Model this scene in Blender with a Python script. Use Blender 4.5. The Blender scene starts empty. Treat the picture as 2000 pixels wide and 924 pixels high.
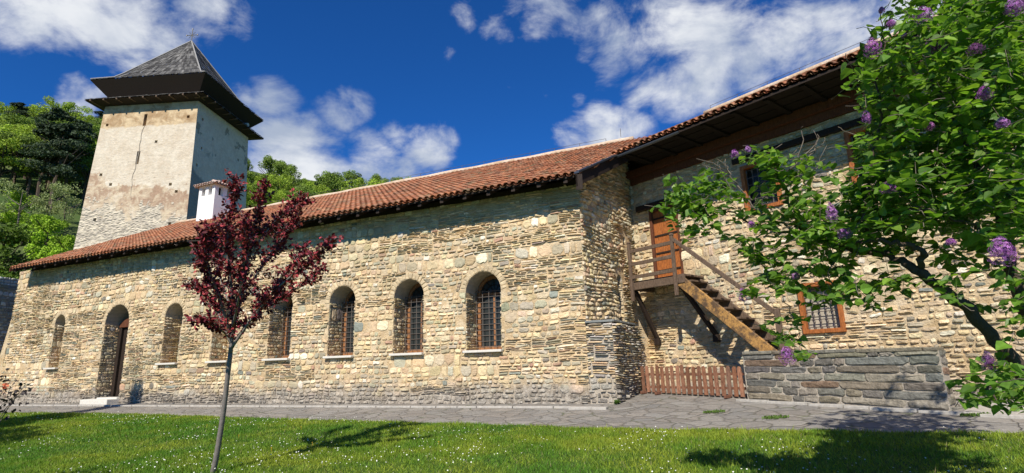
import bpy, math, random
import numpy as np
from mathutils import Vector, Matrix
R = math.radians
random.seed(7); rng = np.random.default_rng(7)
scene = bpy.context.scene
# ------------------------------------------------------------------ camera
PITCH, ROLL, FPX = R(13.268), R(-1.6044), 1070.03
CAM = np.array([0, 0, .8])
fw = Vector((0, math.cos(PITCH), math.sin(PITCH))); up0 = Vector((0, -math.sin(PITCH), math.cos(PITCH))); r0 = Vector((1, 0, 0))
xr = r0*math.cos(ROLL)+up0*math.sin(ROLL); ur = -r0*math.sin(ROLL)+up0*math.cos(ROLL)
cd = bpy.data.cameras.new('camera'); cam = bpy.data.objects.new('camera', cd); scene.collection.objects.link(cam)
cd.sensor_width = 36; cd.lens = FPX/2000*36; cd.clip_start = .05; cd.clip_end = 2000
M = Matrix((xr, ur, -fw)).transposed().to_4x4(); M.translation = Vector(CAM); cam.matrix_world = M
scene.camera = cam
# ------------------------------------------------------------------ light
SUN_H, SUN_E = 74.0, 42.0
sl = bpy.data.lights.new('sun', 'SUN'); sl.energy = 4.9; sl.angle = R(.5); sl.color = (1, .93, .82)
so = bpy.data.objects.new('sun', sl); scene.collection.objects.link(so)
dirv = Vector((math.cos(R(SUN_H))*math.cos(R(SUN_E)), math.sin(R(SUN_H))*math.cos(R(SUN_E)), -math.sin(R(SUN_E))))
so.rotation_euler = dirv.to_track_quat('-Z', 'Y').to_euler(); so.location = (0, -20, 30)
vs = scene.view_settings; vs.view_transform = 'Standard'; vs.look = 'None'; vs.gamma = 1; vs.use_curve_mapping = False; vs.exposure = .32
W = bpy.data.worlds.new('World'); scene.world = W; W.use_nodes = True

def ray(x, y):
    X = (x-1000)/FPX; U = (462-y)/FPX
    v = fw+xr*X+ur*U
    return np.array(v)

class NT:
    def __init__(s, tree): s.t = tree; s.n = tree.nodes; s.l = tree.links
    def node(s, typ, ins=None, **kw):
        n = s.n.new(typ)
        for k, v in kw.items(): setattr(n, k, v)
        for k, v in (ins or {}).items(): s.set(n.inputs[k], v)
        return n
    def set(s, sock, v):
        if isinstance(v, bpy.types.NodeSocket): s.l.new(v, sock)
        else: sock.default_value = v
    def math(s, op, a, b=0.0, c=0.0, clamp=False):
        n = s.node('ShaderNodeMath', operation=op, use_clamp=clamp); s.set(n.inputs[0], a); s.set(n.inputs[1], b); s.set(n.inputs[2], c); return n.outputs[0]
    def mix(s, fac, a, b, bt='MIX'):
        n = s.node('ShaderNodeMix', data_type='RGBA', blend_type=bt); s.set(n.inputs[0], fac)
        s.set(n.inputs[6], a if isinstance(a, bpy.types.NodeSocket) else (*a, 1)); s.set(n.inputs[7], b if isinstance(b, bpy.types.NodeSocket) else (*b, 1)); return n.outputs[2]
    def ramp(s, v, lo, hi, a=0.0, b=1.0, smooth=True):
        n = s.node('ShaderNodeMapRange', interpolation_type='SMOOTHSTEP' if smooth else 'LINEAR'); s.set(n.inputs[0], v)
        for i, q in ((1, lo), (2, hi), (3, a), (4, b)): s.set(n.inputs[i], q)
        return n.outputs[0]
    def noise(s, vec, scale, detail=4, rough=.55, dist=0.0):
        n = s.node('ShaderNodeTexNoise', {'Scale': scale, 'Detail': detail, 'Roughness': rough, 'Distortion': dist}); s.l.new(vec, n.inputs['Vector']); return n.outputs[0]
    def scalev(s, vec, v):
        n = s.node('ShaderNodeVectorMath', operation='MULTIPLY'); s.l.new(vec, n.inputs[0]); n.inputs[1].default_value = v; return n.outputs[0]

# ------------------------------------------------------------------ sky with clouds (all in world directions)
w = NT(W.node_tree); w.n.clear()
sky = w.node('ShaderNodeTexSky', sky_type='NISHITA', sun_disc=False, sun_elevation=R(SUN_E), sun_rotation=R(180+90-SUN_H), altitude=400, air_density=1.0, dust_density=.25, ozone_density=2.5)
skyc = w.mix(1.0, sky.outputs[0], (.17, .72, 1.52), 'MULTIPLY')
tc = w.node('ShaderNodeTexCoord'); gen = tc.outputs['Generated']
blobs = [(60,20,75),(150,25,80),(235,55,80),(320,80,60),(400,25,65),(465,45,40),(20,68,48),(290,20,50),(360,55,50),(110,95,26),(540,8,28),(612,20,20),
 (155,200,50),(125,225,34),(205,185,36),(140,180,26),(530,195,52),(480,190,34),(575,195,26),(545,270,62),(600,310,80),(650,335,60),(530,330,70),(725,318,62),(790,335,40),(580,350,70),
 (685,150,28),(665,215,46),(700,205,32),(690,125,18),(775,268,32),(830,285,52),(868,290,28),(872,98,18),(990,168,14),
 (915,25,34),(970,45,40),(1060,18,60),(1100,50,42),(1000,5,46),(1145,75,46),(1215,60,70),(1300,55,95),(1390,90,100),(1310,150,70),(1255,172,46),(1470,110,80),(1555,90,85),(1640,60,85),(1685,25,60),(1600,15,40),(1195,130,44),(1360,140,60),(1740,20,90),(1240,30,60),
 (1125,266,40),(1180,262,54),(1240,248,38),(1095,258,24),(1066,187,13),(1127,192,17),(1400,190,24),
 (-150,60,110),(2150,60,120)]
acc = None
for (x, y, rr) in blobs:
    d = ray(x, y); cs = 1/np.linalg.norm(d); d = d*cs
    ang = rr*.98/FPX*cs
    dp = w.node('ShaderNodeVectorMath', operation='DOT_PRODUCT'); w.l.new(gen, dp.inputs[0]); dp.inputs[1].default_value = tuple(d)
    v = w.ramp(dp.outputs['Value'], math.cos(ang*1.5), 1.0, 0, min(1.0, .46+rr/170) if rr > 30 else .36, smooth=False)
    acc = v if acc is None else w.math('MAXIMUM', acc, v)
gs = w.scalev(gen, (1, 1, 1.6))
n1 = w.noise(gs, 7, 9, .60, .35); n2 = w.noise(gs, 22, 6, .6, .2)
nn = w.math('ADD', w.math('MULTIPLY', w.math('SUBTRACT', n1, .5), 2.3), w.math('MULTIPLY', w.math('SUBTRACT', n2, .5), .5))
dens = w.math('ADD', acc, nn)
alpha = w.math('MULTIPLY', w.ramp(dens, .36, 1.15), w.ramp(acc, 0.0, .30))
shade = w.noise(gs, 5, 6, .6, .3)
cc = w.mix(w.ramp(shade, .34, .64), (5.4, 6.3, 8.0), (11.3, 11.6, 12.0))
col = w.mix(w.math('MULTIPLY', alpha, .97), skyc, cc)
bg = w.node('ShaderNodeBackground', {'Color': col, 'Strength': .062})
wo = w.node('ShaderNodeOutputWorld'); w.l.new(bg.outputs[0], wo.inputs[0])

# ------------------------------------------------------------------ helpers
COL = scene.collection
def material(name, base=(.5,.5,.5), rough=.9, attr=False, bump=None, dirt=None, fn=None, metallic=0, trans=0, spec=.3, var=.25, vscale=20):
    m = bpy.data.materials.new(name); m.use_nodes = True; t = NT(m.node_tree); t.n.clear()
    out = t.node('ShaderNodeOutputMaterial'); p = t.node('ShaderNodeBsdfPrincipled')
    p.inputs['Roughness'].default_value = rough; p.inputs['Metallic'].default_value = metallic; p.inputs['Specular IOR Level'].default_value = spec
    pos = t.node('ShaderNodeNewGeometry').outputs['Position']
    c = t.node('ShaderNodeAttribute', attribute_name='col').outputs['Color'] if attr else t.mix(0.0, base, base)
    if fn: c = fn(t, pos, c, p)
    if var:
        k = t.noise(pos, vscale, 5, .6)
        c = t.mix(1.0, c, t.mix(t.ramp(k, .25, .75, 0, 1, False), (1-var,)*3, (1+var,)*3), 'MULTIPLY')
    t.set(p.inputs['Base Color'], c)
    if bump:
        last = None
        for (sc, st, dist) in bump:
            b = t.node('ShaderNodeBump', {'Strength': st, 'Distance': dist, 'Height': t.noise(pos, sc, 4, .6)})
            if last is not None: t.l.new(last, b.inputs['Normal'])
            last = b.outputs[0]
        t.l.new(last, p.inputs['Normal'])
    sh = p.outputs[0]
    if trans:
        tr = t.node('ShaderNodeBsdfTranslucent'); t.set(tr.inputs[0], t.mix(1.0, c, (1.5, 1.6, .7), 'MULTIPLY'))
        ms = t.node('ShaderNodeMixShader'); ms.inputs[0].default_value = trans; t.l.new(sh, ms.inputs[1]); t.l.new(tr.outputs[0], ms.inputs[2]); sh = ms.outputs[0]
    t.l.new(sh, out.inputs[0]); return m

def mesh_obj(name, V, F, mats, parent=None, cols=None, midx=None, smooth=False):
    """V (n,3); F list of faces, or list of int arrays (m,k). cols per vertex."""
    me = bpy.data.meshes.new(name); V = np.asarray(V, np.float32).reshape(-1, 3)
    if isinstance(F, np.ndarray): F = [F]
    if len(F) and isinstance(F[0], np.ndarray) and F[0].ndim == 2:
        loops = np.concatenate([f.ravel() for f in F]); tot = np.concatenate([np.full(len(f), f.shape[1]) for f in F])
    else:
        loops = np.array([i for f in F for i in f]); tot = np.array([len(f) for f in F])
    me.vertices.add(len(V)); me.vertices.foreach_set('co', V.ravel())
    me.loops.add(len(loops)); me.loops.foreach_set('vertex_index', loops.astype(np.int32))
    me.polygons.add(len(tot)); st = np.concatenate([[0], np.cumsum(tot)[:-1]]).astype(np.int32)
    me.polygons.foreach_set('loop_start', st); me.polygons.foreach_set('loop_total', tot.astype(np.int32))
    if midx is not None: me.polygons.foreach_set('material_index', np.asarray(midx, np.int32))
    me.polygons.foreach_set('use_smooth', np.full(len(tot), bool(smooth)))
    me.update(calc_edges=True)
    if cols is not None:
        a = me.color_attributes.new('col', 'FLOAT_COLOR', 'POINT'); c = np.ones((len(V), 4), np.float32); c[:, :3] = cols; a.data.foreach_set('color', c.ravel())
    for m in (mats if isinstance(mats, (list, tuple)) else [mats]): me.materials.append(m)
    o = bpy.data.objects.new(name, me); COL.objects.link(o)
    if parent is not None: o.parent = parent
    return o

class MB:
    def __init__(s): s.v = []; s.f = []; s.c = []; s.n = 0; s.mi = []
    def add(s, V, F, col=(1,1,1), mi=0):
        V = np.asarray(V, float).reshape(-1, 3); s.v.append(V); s.c.append(np.tile(col, (len(V), 1)))
        for f in F: s.f.append(tuple(int(i)+s.n for i in f)); s.mi.append(mi)
        s.n += len(V)
    def box(s, o, a, b, c, col=(1,1,1), mi=0):   # corner o, edge vectors a,b,c
        o, a, b, c = [np.asarray(q, float) for q in (o, a, b, c)]
        V = [o, o+a, o+a+b, o+b, o+c, o+a+c, o+a+b+c, o+b+c]
        s.add(V, [(0,3,2,1),(4,5,6,7),(0,1,5,4),(1,2,6,5),(2,3,7,6),(3,0,4,7)], col, mi)
    def cbox(s, ctr, ax, ay, az, sx, sy, sz, col=(1,1,1), bev=0, mi=0):
        ctr = np.asarray(ctr, float); ax, ay, az = [np.asarray(q, float)/np.linalg.norm(q) for q in (ax, ay, az)]
        if not bev: s.box(ctr-ax*sx/2-ay*sy/2-az*sz/2, ax*sx, ay*sy, az*sz, col, mi); return
        hx, hy, hz = sx/2, sy/2, sz/2; b = bev; V = []; 
        prof = [(hx-b, hy), (hx, hy-b), (hx, -hy+b), (hx-b, -hy), (-hx+b, -hy), (-hx, -hy+b), (-hx, hy-b), (-hx+b, hy)]
        rings = [(-hz, .0, 1), (-hz+b, 0, 0), (hz-b, 0, 0), (hz, 0, 1)]
        for z, _, sh in rings:
            for (x, y) in prof:
                x2 = x-np.sign(x)*b*sh*.7; y2 = y-np.sign(y)*b*sh*.7
                V.append(ctr+ax*x2+ay*y2+az*z)
        F = []
        for r_ in range(3):
            for i in range(8): j = (i+1) % 8; F.append((r_*8+i, (r_+1)*8+i, (r_+1)*8+j, r_*8+j))
        F.append(tuple(range(8))); F.append(tuple(reversed(range(24, 32))))
        s.add(V, F, col, mi)
    def tube(s, pts, rad, seg=7, col=(1,1,1), mi=0, cap=True):
        pts = [np.asarray(p, float) for p in pts]; n = len(pts)
        if np.isscalar(rad): rad = [rad]*n
        V = []; prev = None
        for i, p in enumerate(pts):
            t = pts[min(i+1, n-1)]-pts[max(i-1, 0)]; t /= (np.linalg.norm(t)+1e-9)
            if prev is None: a = np.cross(t, (0, 0, 1)) if abs(t[2]) < .9 else np.cross(t, (1, 0, 0))
            else: a = prev-t*np.dot(prev, t)
            a /= np.linalg.norm(a)+1e-9; prev = a; b = np.cross(t, a)
            for k in range(seg):
                th = 2*math.pi*k/seg; V.append(p+(a*math.cos(th)+b*math.sin(th))*rad[i])
        F = [(i*seg+k, i*seg+(k+1) % seg, (i+1)*seg+(k+1) % seg, (i+1)*seg+k) for i in range(n-1) for k in range(seg)]
        if cap: F.append(tuple(reversed(range(seg)))); F.append(tuple(range((n-1)*seg, n*seg)))
        s.add(V, F, col, mi)
    def build(s, name, mats, parent=None, smooth=False):
        return mesh_obj(name, np.concatenate(s.v), s.f, mats, parent, np.concatenate(s.c), s.mi, smooth)

def tag(o, label=None, cat=None, group=None, kind=None):
    if label: o['label'] = label
    if cat: o['category'] = cat
    if group: o['group'] = group
    if kind: o['kind'] = kind
    return o
def empty(name, loc, label, cat, group=None):
    o = bpy.data.objects.new(name, None); COL.objects.link(o); o.location = tuple(loc); o.empty_display_size = .2
    return tag(o, label, cat, group)
def adopt(root):   # children were built in world coordinates
    for c in [o for o in COL.objects if o.parent == root]: c.matrix_parent_inverse = Matrix.Translation(-root.location)

def vnoise(x, y, seed=0):   # smooth value noise, vectorised
    x = np.asarray(x, float)+seed*17.3; y = np.asarray(y, float)+seed*9.1
    xi = np.floor(x); yi = np.floor(y); fx = x-xi; fy = y-yi; fx = fx*fx*(3-2*fx); fy = fy*fy*(3-2*fy)
    h = lambda a, b: np.modf(np.abs(np.sin(a*127.1+b*311.7+seed*3.3)*43758.5453))[0]
    return (h(xi, yi)*(1-fx)+h(xi+1, yi)*fx)*(1-fy)+(h(xi, yi+1)*(1-fx)+h(xi+1, yi+1)*fx)*fy

# ------------------------------------------------------------------ frames of the place
A_ = R(156.708); B_ = R(128.825)
eA = np.array([-math.cos(A_), -math.sin(A_), 0]); nA = np.array([-math.sin(A_), math.cos(A_), 0])
nA = nA if nA[1] < 0 else -nA
eB = np.array([-math.cos(B_), -math.sin(B_), 0]); nB = np.array([-math.sin(B_), math.cos(B_), 0]); nB = nB if nB[1] < 0 else -nB
P = np.array([.978, 12.023, 0]); Z = np.array([0, 0, 1.])
K = np.array([1.529, 11.785, 0]); Cn = np.array([3.207, 14.182, 0]); rd = np.array([math.cos(R(55)), math.sin(R(55)), 0]); rn = np.array([rd[1], -rd[0], 0])
RL = 2.926
def HA(u, d=0, z=0): return P+eA*u+nA*d+Z*z        # along hall wall, d metres out of it
def HB(s, o=0, z=0): return Cn+eB*s+nB*o+Z*z       # along the wing wall
def HR(t, o=0, z=0): return K+rd*t+rn*o+Z*z        # along the return wall
def hill(x, y):
    r_ = np.hypot(x, y); t = np.clip((r_-36)/90, 0, 1.25)
    az = np.asarray(x)/np.maximum(np.abs(y), 1e-3); h = 42*t**1.22*(1-.13*np.clip((az+.72)/.25, 0, 1))*(1+.12*(vnoise(x/30, y/30, 3)-.5)*2)
    wx = 1/(1+np.exp(-(y*.9-x*.35-30)/5)); return h*wx
def gz(x, y):
    d = (np.asarray(x)-P[0])*nA[0]+(np.asarray(y)-P[1])*nA[1]
    z = -.063*np.clip(d, -3, 14)+.012*np.clip(np.asarray(x)-1.5, 0, 8)
    return z+hill(x, y)
def gz0(x, y): return float(gz(x, y))
def ground_px(px, py):
    d = ray(px, py)
    for s in np.arange(.5, 60, .01):
        q = CAM+d*s
        if q[2] < gz0(q[0], q[1]): return q
# ------------------------------------------------------------------ materials
def f_stone(t, pos, c, p):
    k = t.noise(t.scalev(pos, (1, 1, 5)), 9, 6, .65)
    c = t.mix(1.0, c, t.mix(t.ramp(k, .3, .7), (.78, .76, .74), (1.18, 1.17, 1.14)), 'MULTIPLY')
    big = t.noise(pos, .55, 5, .6, .6); c = t.mix(t.ramp(big, .42, .66, 0, .42), c, t.mix(1.0, c, (.74, .76, .74), 'MULTIPLY'))
    sp = t.noise(t.scalev(pos, (1, 1, .45)), 1.5, 5, .65); c = t.mix(t.ramp(sp, .58, .72, 0, .5), c, t.mix(1.0, c, (.66, .60, .52), 'MULTIPLY'))
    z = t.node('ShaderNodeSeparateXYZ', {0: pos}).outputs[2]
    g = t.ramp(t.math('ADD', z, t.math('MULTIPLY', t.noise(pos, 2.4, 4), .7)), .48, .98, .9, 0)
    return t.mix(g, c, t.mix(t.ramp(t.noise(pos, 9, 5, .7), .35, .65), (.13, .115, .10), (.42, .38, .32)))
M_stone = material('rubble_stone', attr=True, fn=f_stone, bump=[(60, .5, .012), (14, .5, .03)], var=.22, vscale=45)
def f_mortar(t, pos, c, p):
    k = t.noise(pos, 3, 5, .6); return t.mix(t.ramp(k, .35, .65), c, t.mix(1.0, c, (.82, .74, .62), 'MULTIPLY'))
def f_mortar2(t, pos, c, p): return f_stone(t, pos, f_mortar(t, pos, c, p), p)
M_mortar = material('sandy_mortar', (.63, .51, .345), fn=f_mortar2, bump=[(45, .9, .02), (9, .6, .04)], vscale=60)
M_mortar_grey = material('grey_mortar', (.40, .35, .28), bump=[(45, .9, .02)], vscale=60)
M_plaster_in = material('rough_plaster', (.42, .37, .29), bump=[(30, .5, .01)], vscale=8)
def f_wood(t, pos, c, p):
    k = t.noise(t.scalev(pos, (9, 9, 1.5)), 6, 6, .7); return t.mix(1.0, c, t.mix(t.ramp(k, .3, .7), (.6, .55, .5), (1.3, 1.25, 1.2)), 'MULTIPLY')
M_orange = material('honey_wood', (.36, .125, .035), .55, fn=f_wood, bump=[(70, .3, .004)])
M_frame = material('oiled_wood', (.30, .145, .065), .6, fn=f_wood, bump=[(70, .3, .004)])
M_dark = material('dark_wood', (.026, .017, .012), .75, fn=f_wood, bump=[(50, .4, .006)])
M_eave_shade = material('shade_black_boards', (.011, .008, .006), .9, fn=f_wood)  # wing eave boards and joists: deep eave shade put into the near-black base colour
M_redwood = material('red_brown_wood', (.12, .045, .022), .7, fn=f_wood, bump=[(50, .4, .006)])
M_weather = material('weathered_wood', (.13, .092, .065), .85, fn=f_wood, bump=[(60, .6, .008)])
def f_string(t, pos, c, p):
    k = t.noise(t.scalev(pos, (2.5, 2.5, 2.5)), 2.2, 5, .6)
    k2 = t.noise(t.scalev(pos, (14, 14, 30)), 3, 5, .7)
    c = t.mix(t.ramp(k, .42, .6), (.12, .075, .04), (.46, .25, .075)); return t.mix(t.ramp(k2, .45, .7), c, (.07, .04, .025))
M_string = material('worn_amber_beam', fn=f_string, rough=.7, bump=[(60, .5, .008)])
M_fence = material('fence_wood', attr=True, fn=f_wood, rough=.85, bump=[(60, .5, .006)])
M_iron = material('wrought_iron', (.13, .11, .095), .6, metallic=.2, var=.1)
M_glass = material('dark_glass', (.03, .035, .035), .3, spec=.3, var=.2, vscale=3)
M_sill = material('pale_sill_stone', (.62, .59, .52), .7, bump=[(40, .3, .006)], var=.12)
M_white = material('whitewash', (.80, .79, .76), .9, bump=[(25, .4, .01)], var=.05, vscale=4)
M_black = material('dark_interior', (.012, .012, .012), .9, var=0)
def f_tile(t, pos, c, p):
    k = t.noise(pos, 14, 6, .7); c = t.mix(t.ramp(k, .55, .72, 0, .45), c, (.30, .27, .20)); return c
M_tile = material('terracotta_tile', attr=True, fn=f_tile, rough=.85, bump=[(40, .4, .01)], vscale=35)
M_ridge = material('pale_ridge_mortar', (.58, .47, .36), fn=f_mortar, bump=[(20, .6, .02)])
def f_shingle(t, pos, c, p):
    k = t.noise(t.scalev(pos, (5, 5, 1)), 5, 5, .7); return t.mix(1.0, c, t.mix(t.ramp(k, .3, .7), (.55, .55, .55), (1.4, 1.4, 1.4)), 'MULTIPLY')
M_shingle = material('grey_wood_shingle', attr=True, fn=f_shingle, rough=.8, bump=[(30, .5, .01)])
M_bark = material('lilac_bark', (.085, .062, .045), .9, bump=[(60, .9, .01), (18, .6, .02)], vscale=30)
M_twig = material('pale_twig', (.17, .14, .11), .85, bump=[(80, .4, .004)], vscale=30)
M_pbark = material('plum_bark', (.20, .175, .155), .6, bump=[(40, .5, .006)], vscale=25)
M_leaf = material('lilac_leaf', attr=True, rough=.42, trans=.45, var=.25, vscale=30, spec=.4)
M_pleaf = material('purple_plum_leaf', attr=True, rough=.55, trans=.001, var=.2, vscale=40, spec=.25)
M_far = material('far_foliage', attr=True, rough=.75, trans=.2, var=.3, vscale=1.5)
M_flower = material('lilac_flower', attr=True, rough=.7, trans=0, var=.1)
M_grass = material('grass_blade', attr=True, rough=.6, trans=.25, var=.0)
def f_lawn(t, pos, c, p):
    k = t.noise(pos, 1.2, 4, .6); return t.mix(t.ramp(k, .35, .65), (.045, .10, .012), (.07, .14, .016))
M_lawn = material('lawn_soil', fn=f_lawn, bump=[(60, 1, .03), (9, .5, .05)], vscale=80, var=.5)
def f_flag(t, pos, c, p):
    q = t.node('ShaderNodeVectorMath', operation='ADD'); t.l.new(pos, q.inputs[0])
    nz = t.node('ShaderNodeTexNoise', {'Scale': 1.7, 'Detail': 3}); t.l.new(pos, nz.inputs['Vector']); t.l.new(t.scalev(nz.outputs['Color'], (.45, .45, 0)), q.inputs[1])
    pv = t.scalev(q.outputs[0], (1, 1, 0))
    v1 = t.node('ShaderNodeTexVoronoi', {'Scale': 2.6}, feature='DISTANCE_TO_EDGE'); t.l.new(pv, v1.inputs['Vector'])
    v2 = t.node('ShaderNodeTexVoronoi', {'Scale': 2.6}, feature='F1'); t.l.new(pv, v2.inputs['Vector'])
    hue = t.node('ShaderNodeSeparateColor', {0: v2.outputs['Color']})
    base = t.mix(hue.outputs[0], (.20, .193, .178), (.29, .275, .245)); base = t.mix(t.math('MULTIPLY', hue.outputs[1], .35), base, (.25, .20, .15))
    st = t.noise(pos, 5, 6, .7); base = t.mix(t.ramp(st, .55, .7, 0, .6), base, (.38, .35, .31))
    joint = t.mix(t.ramp(t.noise(pos, 2.5, 4), .5, .62), (.15, .135, .11), (.10, .12, .05))
    crack = t.math('MULTIPLY', t.ramp(v1.outputs[0], .0, .045, 1, 0), t.ramp(t.noise(pos, 1.1, 4), .35, .6, .15, 1))
    h = t.math('ADD', t.math('MULTIPLY', t.ramp(v1.outputs[0], 0, .08), 1.0), t.math('MULTIPLY', t.noise(pos, 9, 5, .65), .9))
    b = t.node('ShaderNodeBump', {'Strength': .8, 'Distance': .03, 'Height': h}); t.l.new(b.outputs[0], p.inputs['Normal'])
    return t.mix(crack, base, joint)
M_flag = material('flagstone_paving', fn=f_flag, rough=.8, var=.2, vscale=25)
M_kerb = material('pale_kerb_stone', (.40, .375, .33), .8, bump=[(30, .5, .01)], vscale=12)
def f_ground(t, pos, c, p):
    k = t.noise(pos, .15, 5, .6); return t.mix(t.ramp(k, .4, .6), (.05, .095, .018), (.085, .115, .03))
M_ground = material('meadow_ground', fn=f_ground, vscale=2, var=.4)

# ------------------------------------------------------------------ stone walls
PAL = np.array([[.60,.48,.30],[.54,.42,.26],[.63,.52,.35],[.50,.40,.27],[.68,.59,.43],[.43,.37,.27],[.36,.33,.25],[.34,.335,.26],[.42,.41,.33],[.48,.31,.21],[.25,.22,.18],[.76,.70,.56],[.25,.27,.23]])
PAL[:9] = PAL[:9]*.80+np.array([.60,.47,.29])*.20; PAL[:9] *= np.array([1.12, 1.11, 1.08])
PW = np.array([20,16,15,12,9,9,8,7,4,3,1.5,4,1.5]); PW = PW/PW.sum()
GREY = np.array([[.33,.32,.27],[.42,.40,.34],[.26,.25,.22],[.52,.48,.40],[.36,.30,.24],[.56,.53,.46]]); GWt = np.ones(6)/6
def stone_layout(L, z0, z1, thin=.38, big=.2, seed=1):
    r_ = np.random.default_rng(seed); out = []; v = z0
    while v < z1:
        ph = r_.uniform(.2, .42); ph = min(ph, z1-v) if z1-v > .12 else z1-v
        u = -r_.uniform(0, 1)
        while u < L:
            pw = r_.uniform(.5, 1.9); q = r_.random()
            fq = vnoise((u)/1.9, v/1.1, seed)
            if q*.5+fq*.75 < thin+.12: n = max(1, int(round(ph/r_.uniform(.036, .062)))); lr = (.12, .42)
            elif r_.random() < big: n = max(1, int(round(ph/r_.uniform(.15, .24)))); lr = (.14, .36)
            else: n = max(1, int(round(ph/r_.uniform(.08, .125)))); lr = (.09, .26)
            hs = r_.uniform(.7, 1.3, n); hs = hs/hs.sum()*ph; vv = v
            for hgt in hs:
                uu = u
                while uu < u+pw-.03:
                    l = r_.uniform(*lr); 
                    if u+pw-(uu+l) < .07: l = u+pw-uu
                    out.append((uu, uu+l, vv, vv+hgt)); uu += l
                vv += hgt
            u += pw
        v += ph
    a = np.array(out); return a[(a[:, 1] > 0) & (a[:, 0] < L)]
def arch_inside(u, v, o, pad=0):
    uc, w_, v0, vs_ = o['uc'], o['w'], o['v0'], o['vs']; r_ = w_/2
    return ((np.abs(u-uc) < r_+pad) & (v > v0-pad) & (v <= vs_)) | ((np.hypot(u-uc, v-vs_) < r_+pad) & (v > vs_)) if o['arch'] else ((np.abs(u-uc) < r_+pad) & (v > v0-pad) & (v < vs_+pad))
NP = 12
def stones_mesh(rects, fmap, L, z0, z1, holes=(), relief=(.010, .034), pal=PAL, pw=PW, seed=2, warp=.035, top=None, gap=(.006, .020), ring=.16, shade=None, rough_y=.11, drop=.06):
    r_ = np.random.default_rng(seed); n = len(rects); u0, u1, v0, v1 = rects.T
    uc = (u0+u1)/2; vc = (v0+v1)/2; keep = r_.random(n) > drop
    for o in holes:
        keep &= ~arch_inside(uc, vc, o, .012)
        if o['arch']: keep &= ~((np.hypot(uc-o['uc'], vc-o['vs']) < o['w']/2+ring) & (vc > o['vs']-.05))
    if top is not None: keep &= v1 < top(uc)
    u0, u1, v0, v1 = u0[keep], u1[keep], v0[keep], v1[keep]; n = len(u0)
    g = r_.uniform(*gap, n); hx = np.maximum((u1-u0)/2-g, .01)[:, None]; hy = np.maximum((v1-v0)/2-g, .006)[:, None]; uc = ((u0+u1)/2)[:, None]; vc = ((v0+v1)/2)[:, None]
    # angular outline: two points at every corner, two along each long side
    kx = np.minimum(hy/hx, 1); ky = np.minimum(hx/hy, 1)
    ca = np.minimum(r_.uniform(.15, .95, (n, 4))*kx, .6); cb_ = np.minimum(r_.uniform(.15, .75, (n, 4))*ky, .6)
    one = np.ones((n, 1)); m1 = r_.uniform(-.45, -.05, (n, 2)); m2 = r_.uniform(.05, .45, (n, 2))
    px = [one, one-ca[:, :1], m2[:, :1], m1[:, :1], -one+ca[:, 1:2], -one, -one, -one+ca[:, 2:3], m1[:, 1:], m2[:, 1:], one-ca[:, 3:], one]
    py = [one-cb_[:, :1], one, one, one, one, one-cb_[:, 1:2], -one+cb_[:, 2:3], -one, -one, -one, -one, -one+cb_[:, 3:]]
    cx = np.concatenate(px, 1)+r_.normal(0, .02, (n, NP)); cy = np.concatenate(py, 1)+r_.normal(0, rough_y, (n, NP)); cx = np.clip(cx, -1.03, 1.03); cy = np.clip(cy, -1.1, 1.1)
    hh = r_.uniform(*relief, (n, 1))*(.75+.25*(hy < .04)); tx = r_.normal(0, .3, (n, 1)); ty = r_.normal(-.12, .32, (n, 1))
    rot = r_.normal(0, 1, (n, 1))*np.minimum(.09, .38*hy/hx)*(0 if drop == 0 else 1)
    Vs = []
    for k, (sc, hb) in enumerate(((1.0, -.25), (.93, .62), (.66, 1.0), (0.0, 1.06))):
        m = NP if k < 3 else 1
        x = cx[:, :m]*sc; y = cy[:, :m]*sc; hgt = hh*hb*(1+(tx*x+ty*y if k else 0))+(r_.normal(0, .0035, (n, m)) if k else 0)
        X = uc+hx*x-hy*y*rot; Y = vc+hy*y+hx*x*rot
        Vs.append(np.stack([X, Y, hgt+0*X], -1))
    V = np.concatenate(Vs, 1)   # n, 31, 3
    U_, W_, H_ = V[..., 0], V[..., 1], V[..., 2]
    for o in holes:   # keep stones out of the openings
        r2 = o['w']/2
        if o['arch']:
            rr = r2+ring; dx = U_-o['uc']; dy = W_-o['vs']; d = np.hypot(dx, dy)+1e-6; ins = (d < rr) & (dy > 0)
            U_[ins] = (o['uc']+dx/d*rr)[ins]; W_[ins] = (o['vs']+dy/d*rr)[ins]
        dx = U_-o['uc']; ins = (np.abs(dx) < r2) & (W_ > o['v0']) & (W_ < o['vs'])
        side = np.abs(vc-o['v0']+0*W_) ; low = (vc < o['v0']+0*W_) & ins; hi_ = (vc > o['vs']+0*W_) & ins & (not o['arch'])
        W_[low] = o['v0']; W_[hi_] = o['vs']; ins = ins & ~low & ~hi_
        U_[ins] = (o['uc']+np.sign(uc-o['uc']+0*U_)*r2)[ins]
    near = np.ones_like(U_)
    for o in holes: near *= np.clip((np.hypot((U_-o['uc'])/(o['w']), (W_-(o['v0']+o['vs'])/2)/((o['vs']-o['v0'])*.5+.5))-.9)*2, 0, 1)
    du = (vnoise(U_/.8, W_/.8, seed)-.5)*2*warp*near; dv = (vnoise(U_/.7, W_/.9, seed+5)-.5)*2*warp*near+(vnoise(U_/3, W_/2, seed+8)-.5)*.10*near
    U_ = np.clip(U_+du, 0, L); W_ = np.clip(W_+dv, z0, z1)
    H_ = H_+vnoise(U_/1.1, W_/1.1, seed+3)*.012
    pts = fmap(U_, W_, H_).reshape(-1, 3)
    base = np.arange(n)[:, None, None]*(3*NP+1)
    q = np.array([[r*NP+i, r*NP+(i+1) % NP, (r+1)*NP+(i+1) % NP, (r+1)*NP+i] for r in range(2) for i in range(NP)])
    tr = np.array([[2*NP+i, 2*NP+(i+1) % NP, 3*NP] for i in range(NP)])
    ci = r_.choice(len(pal), n, p=pw)
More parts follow.
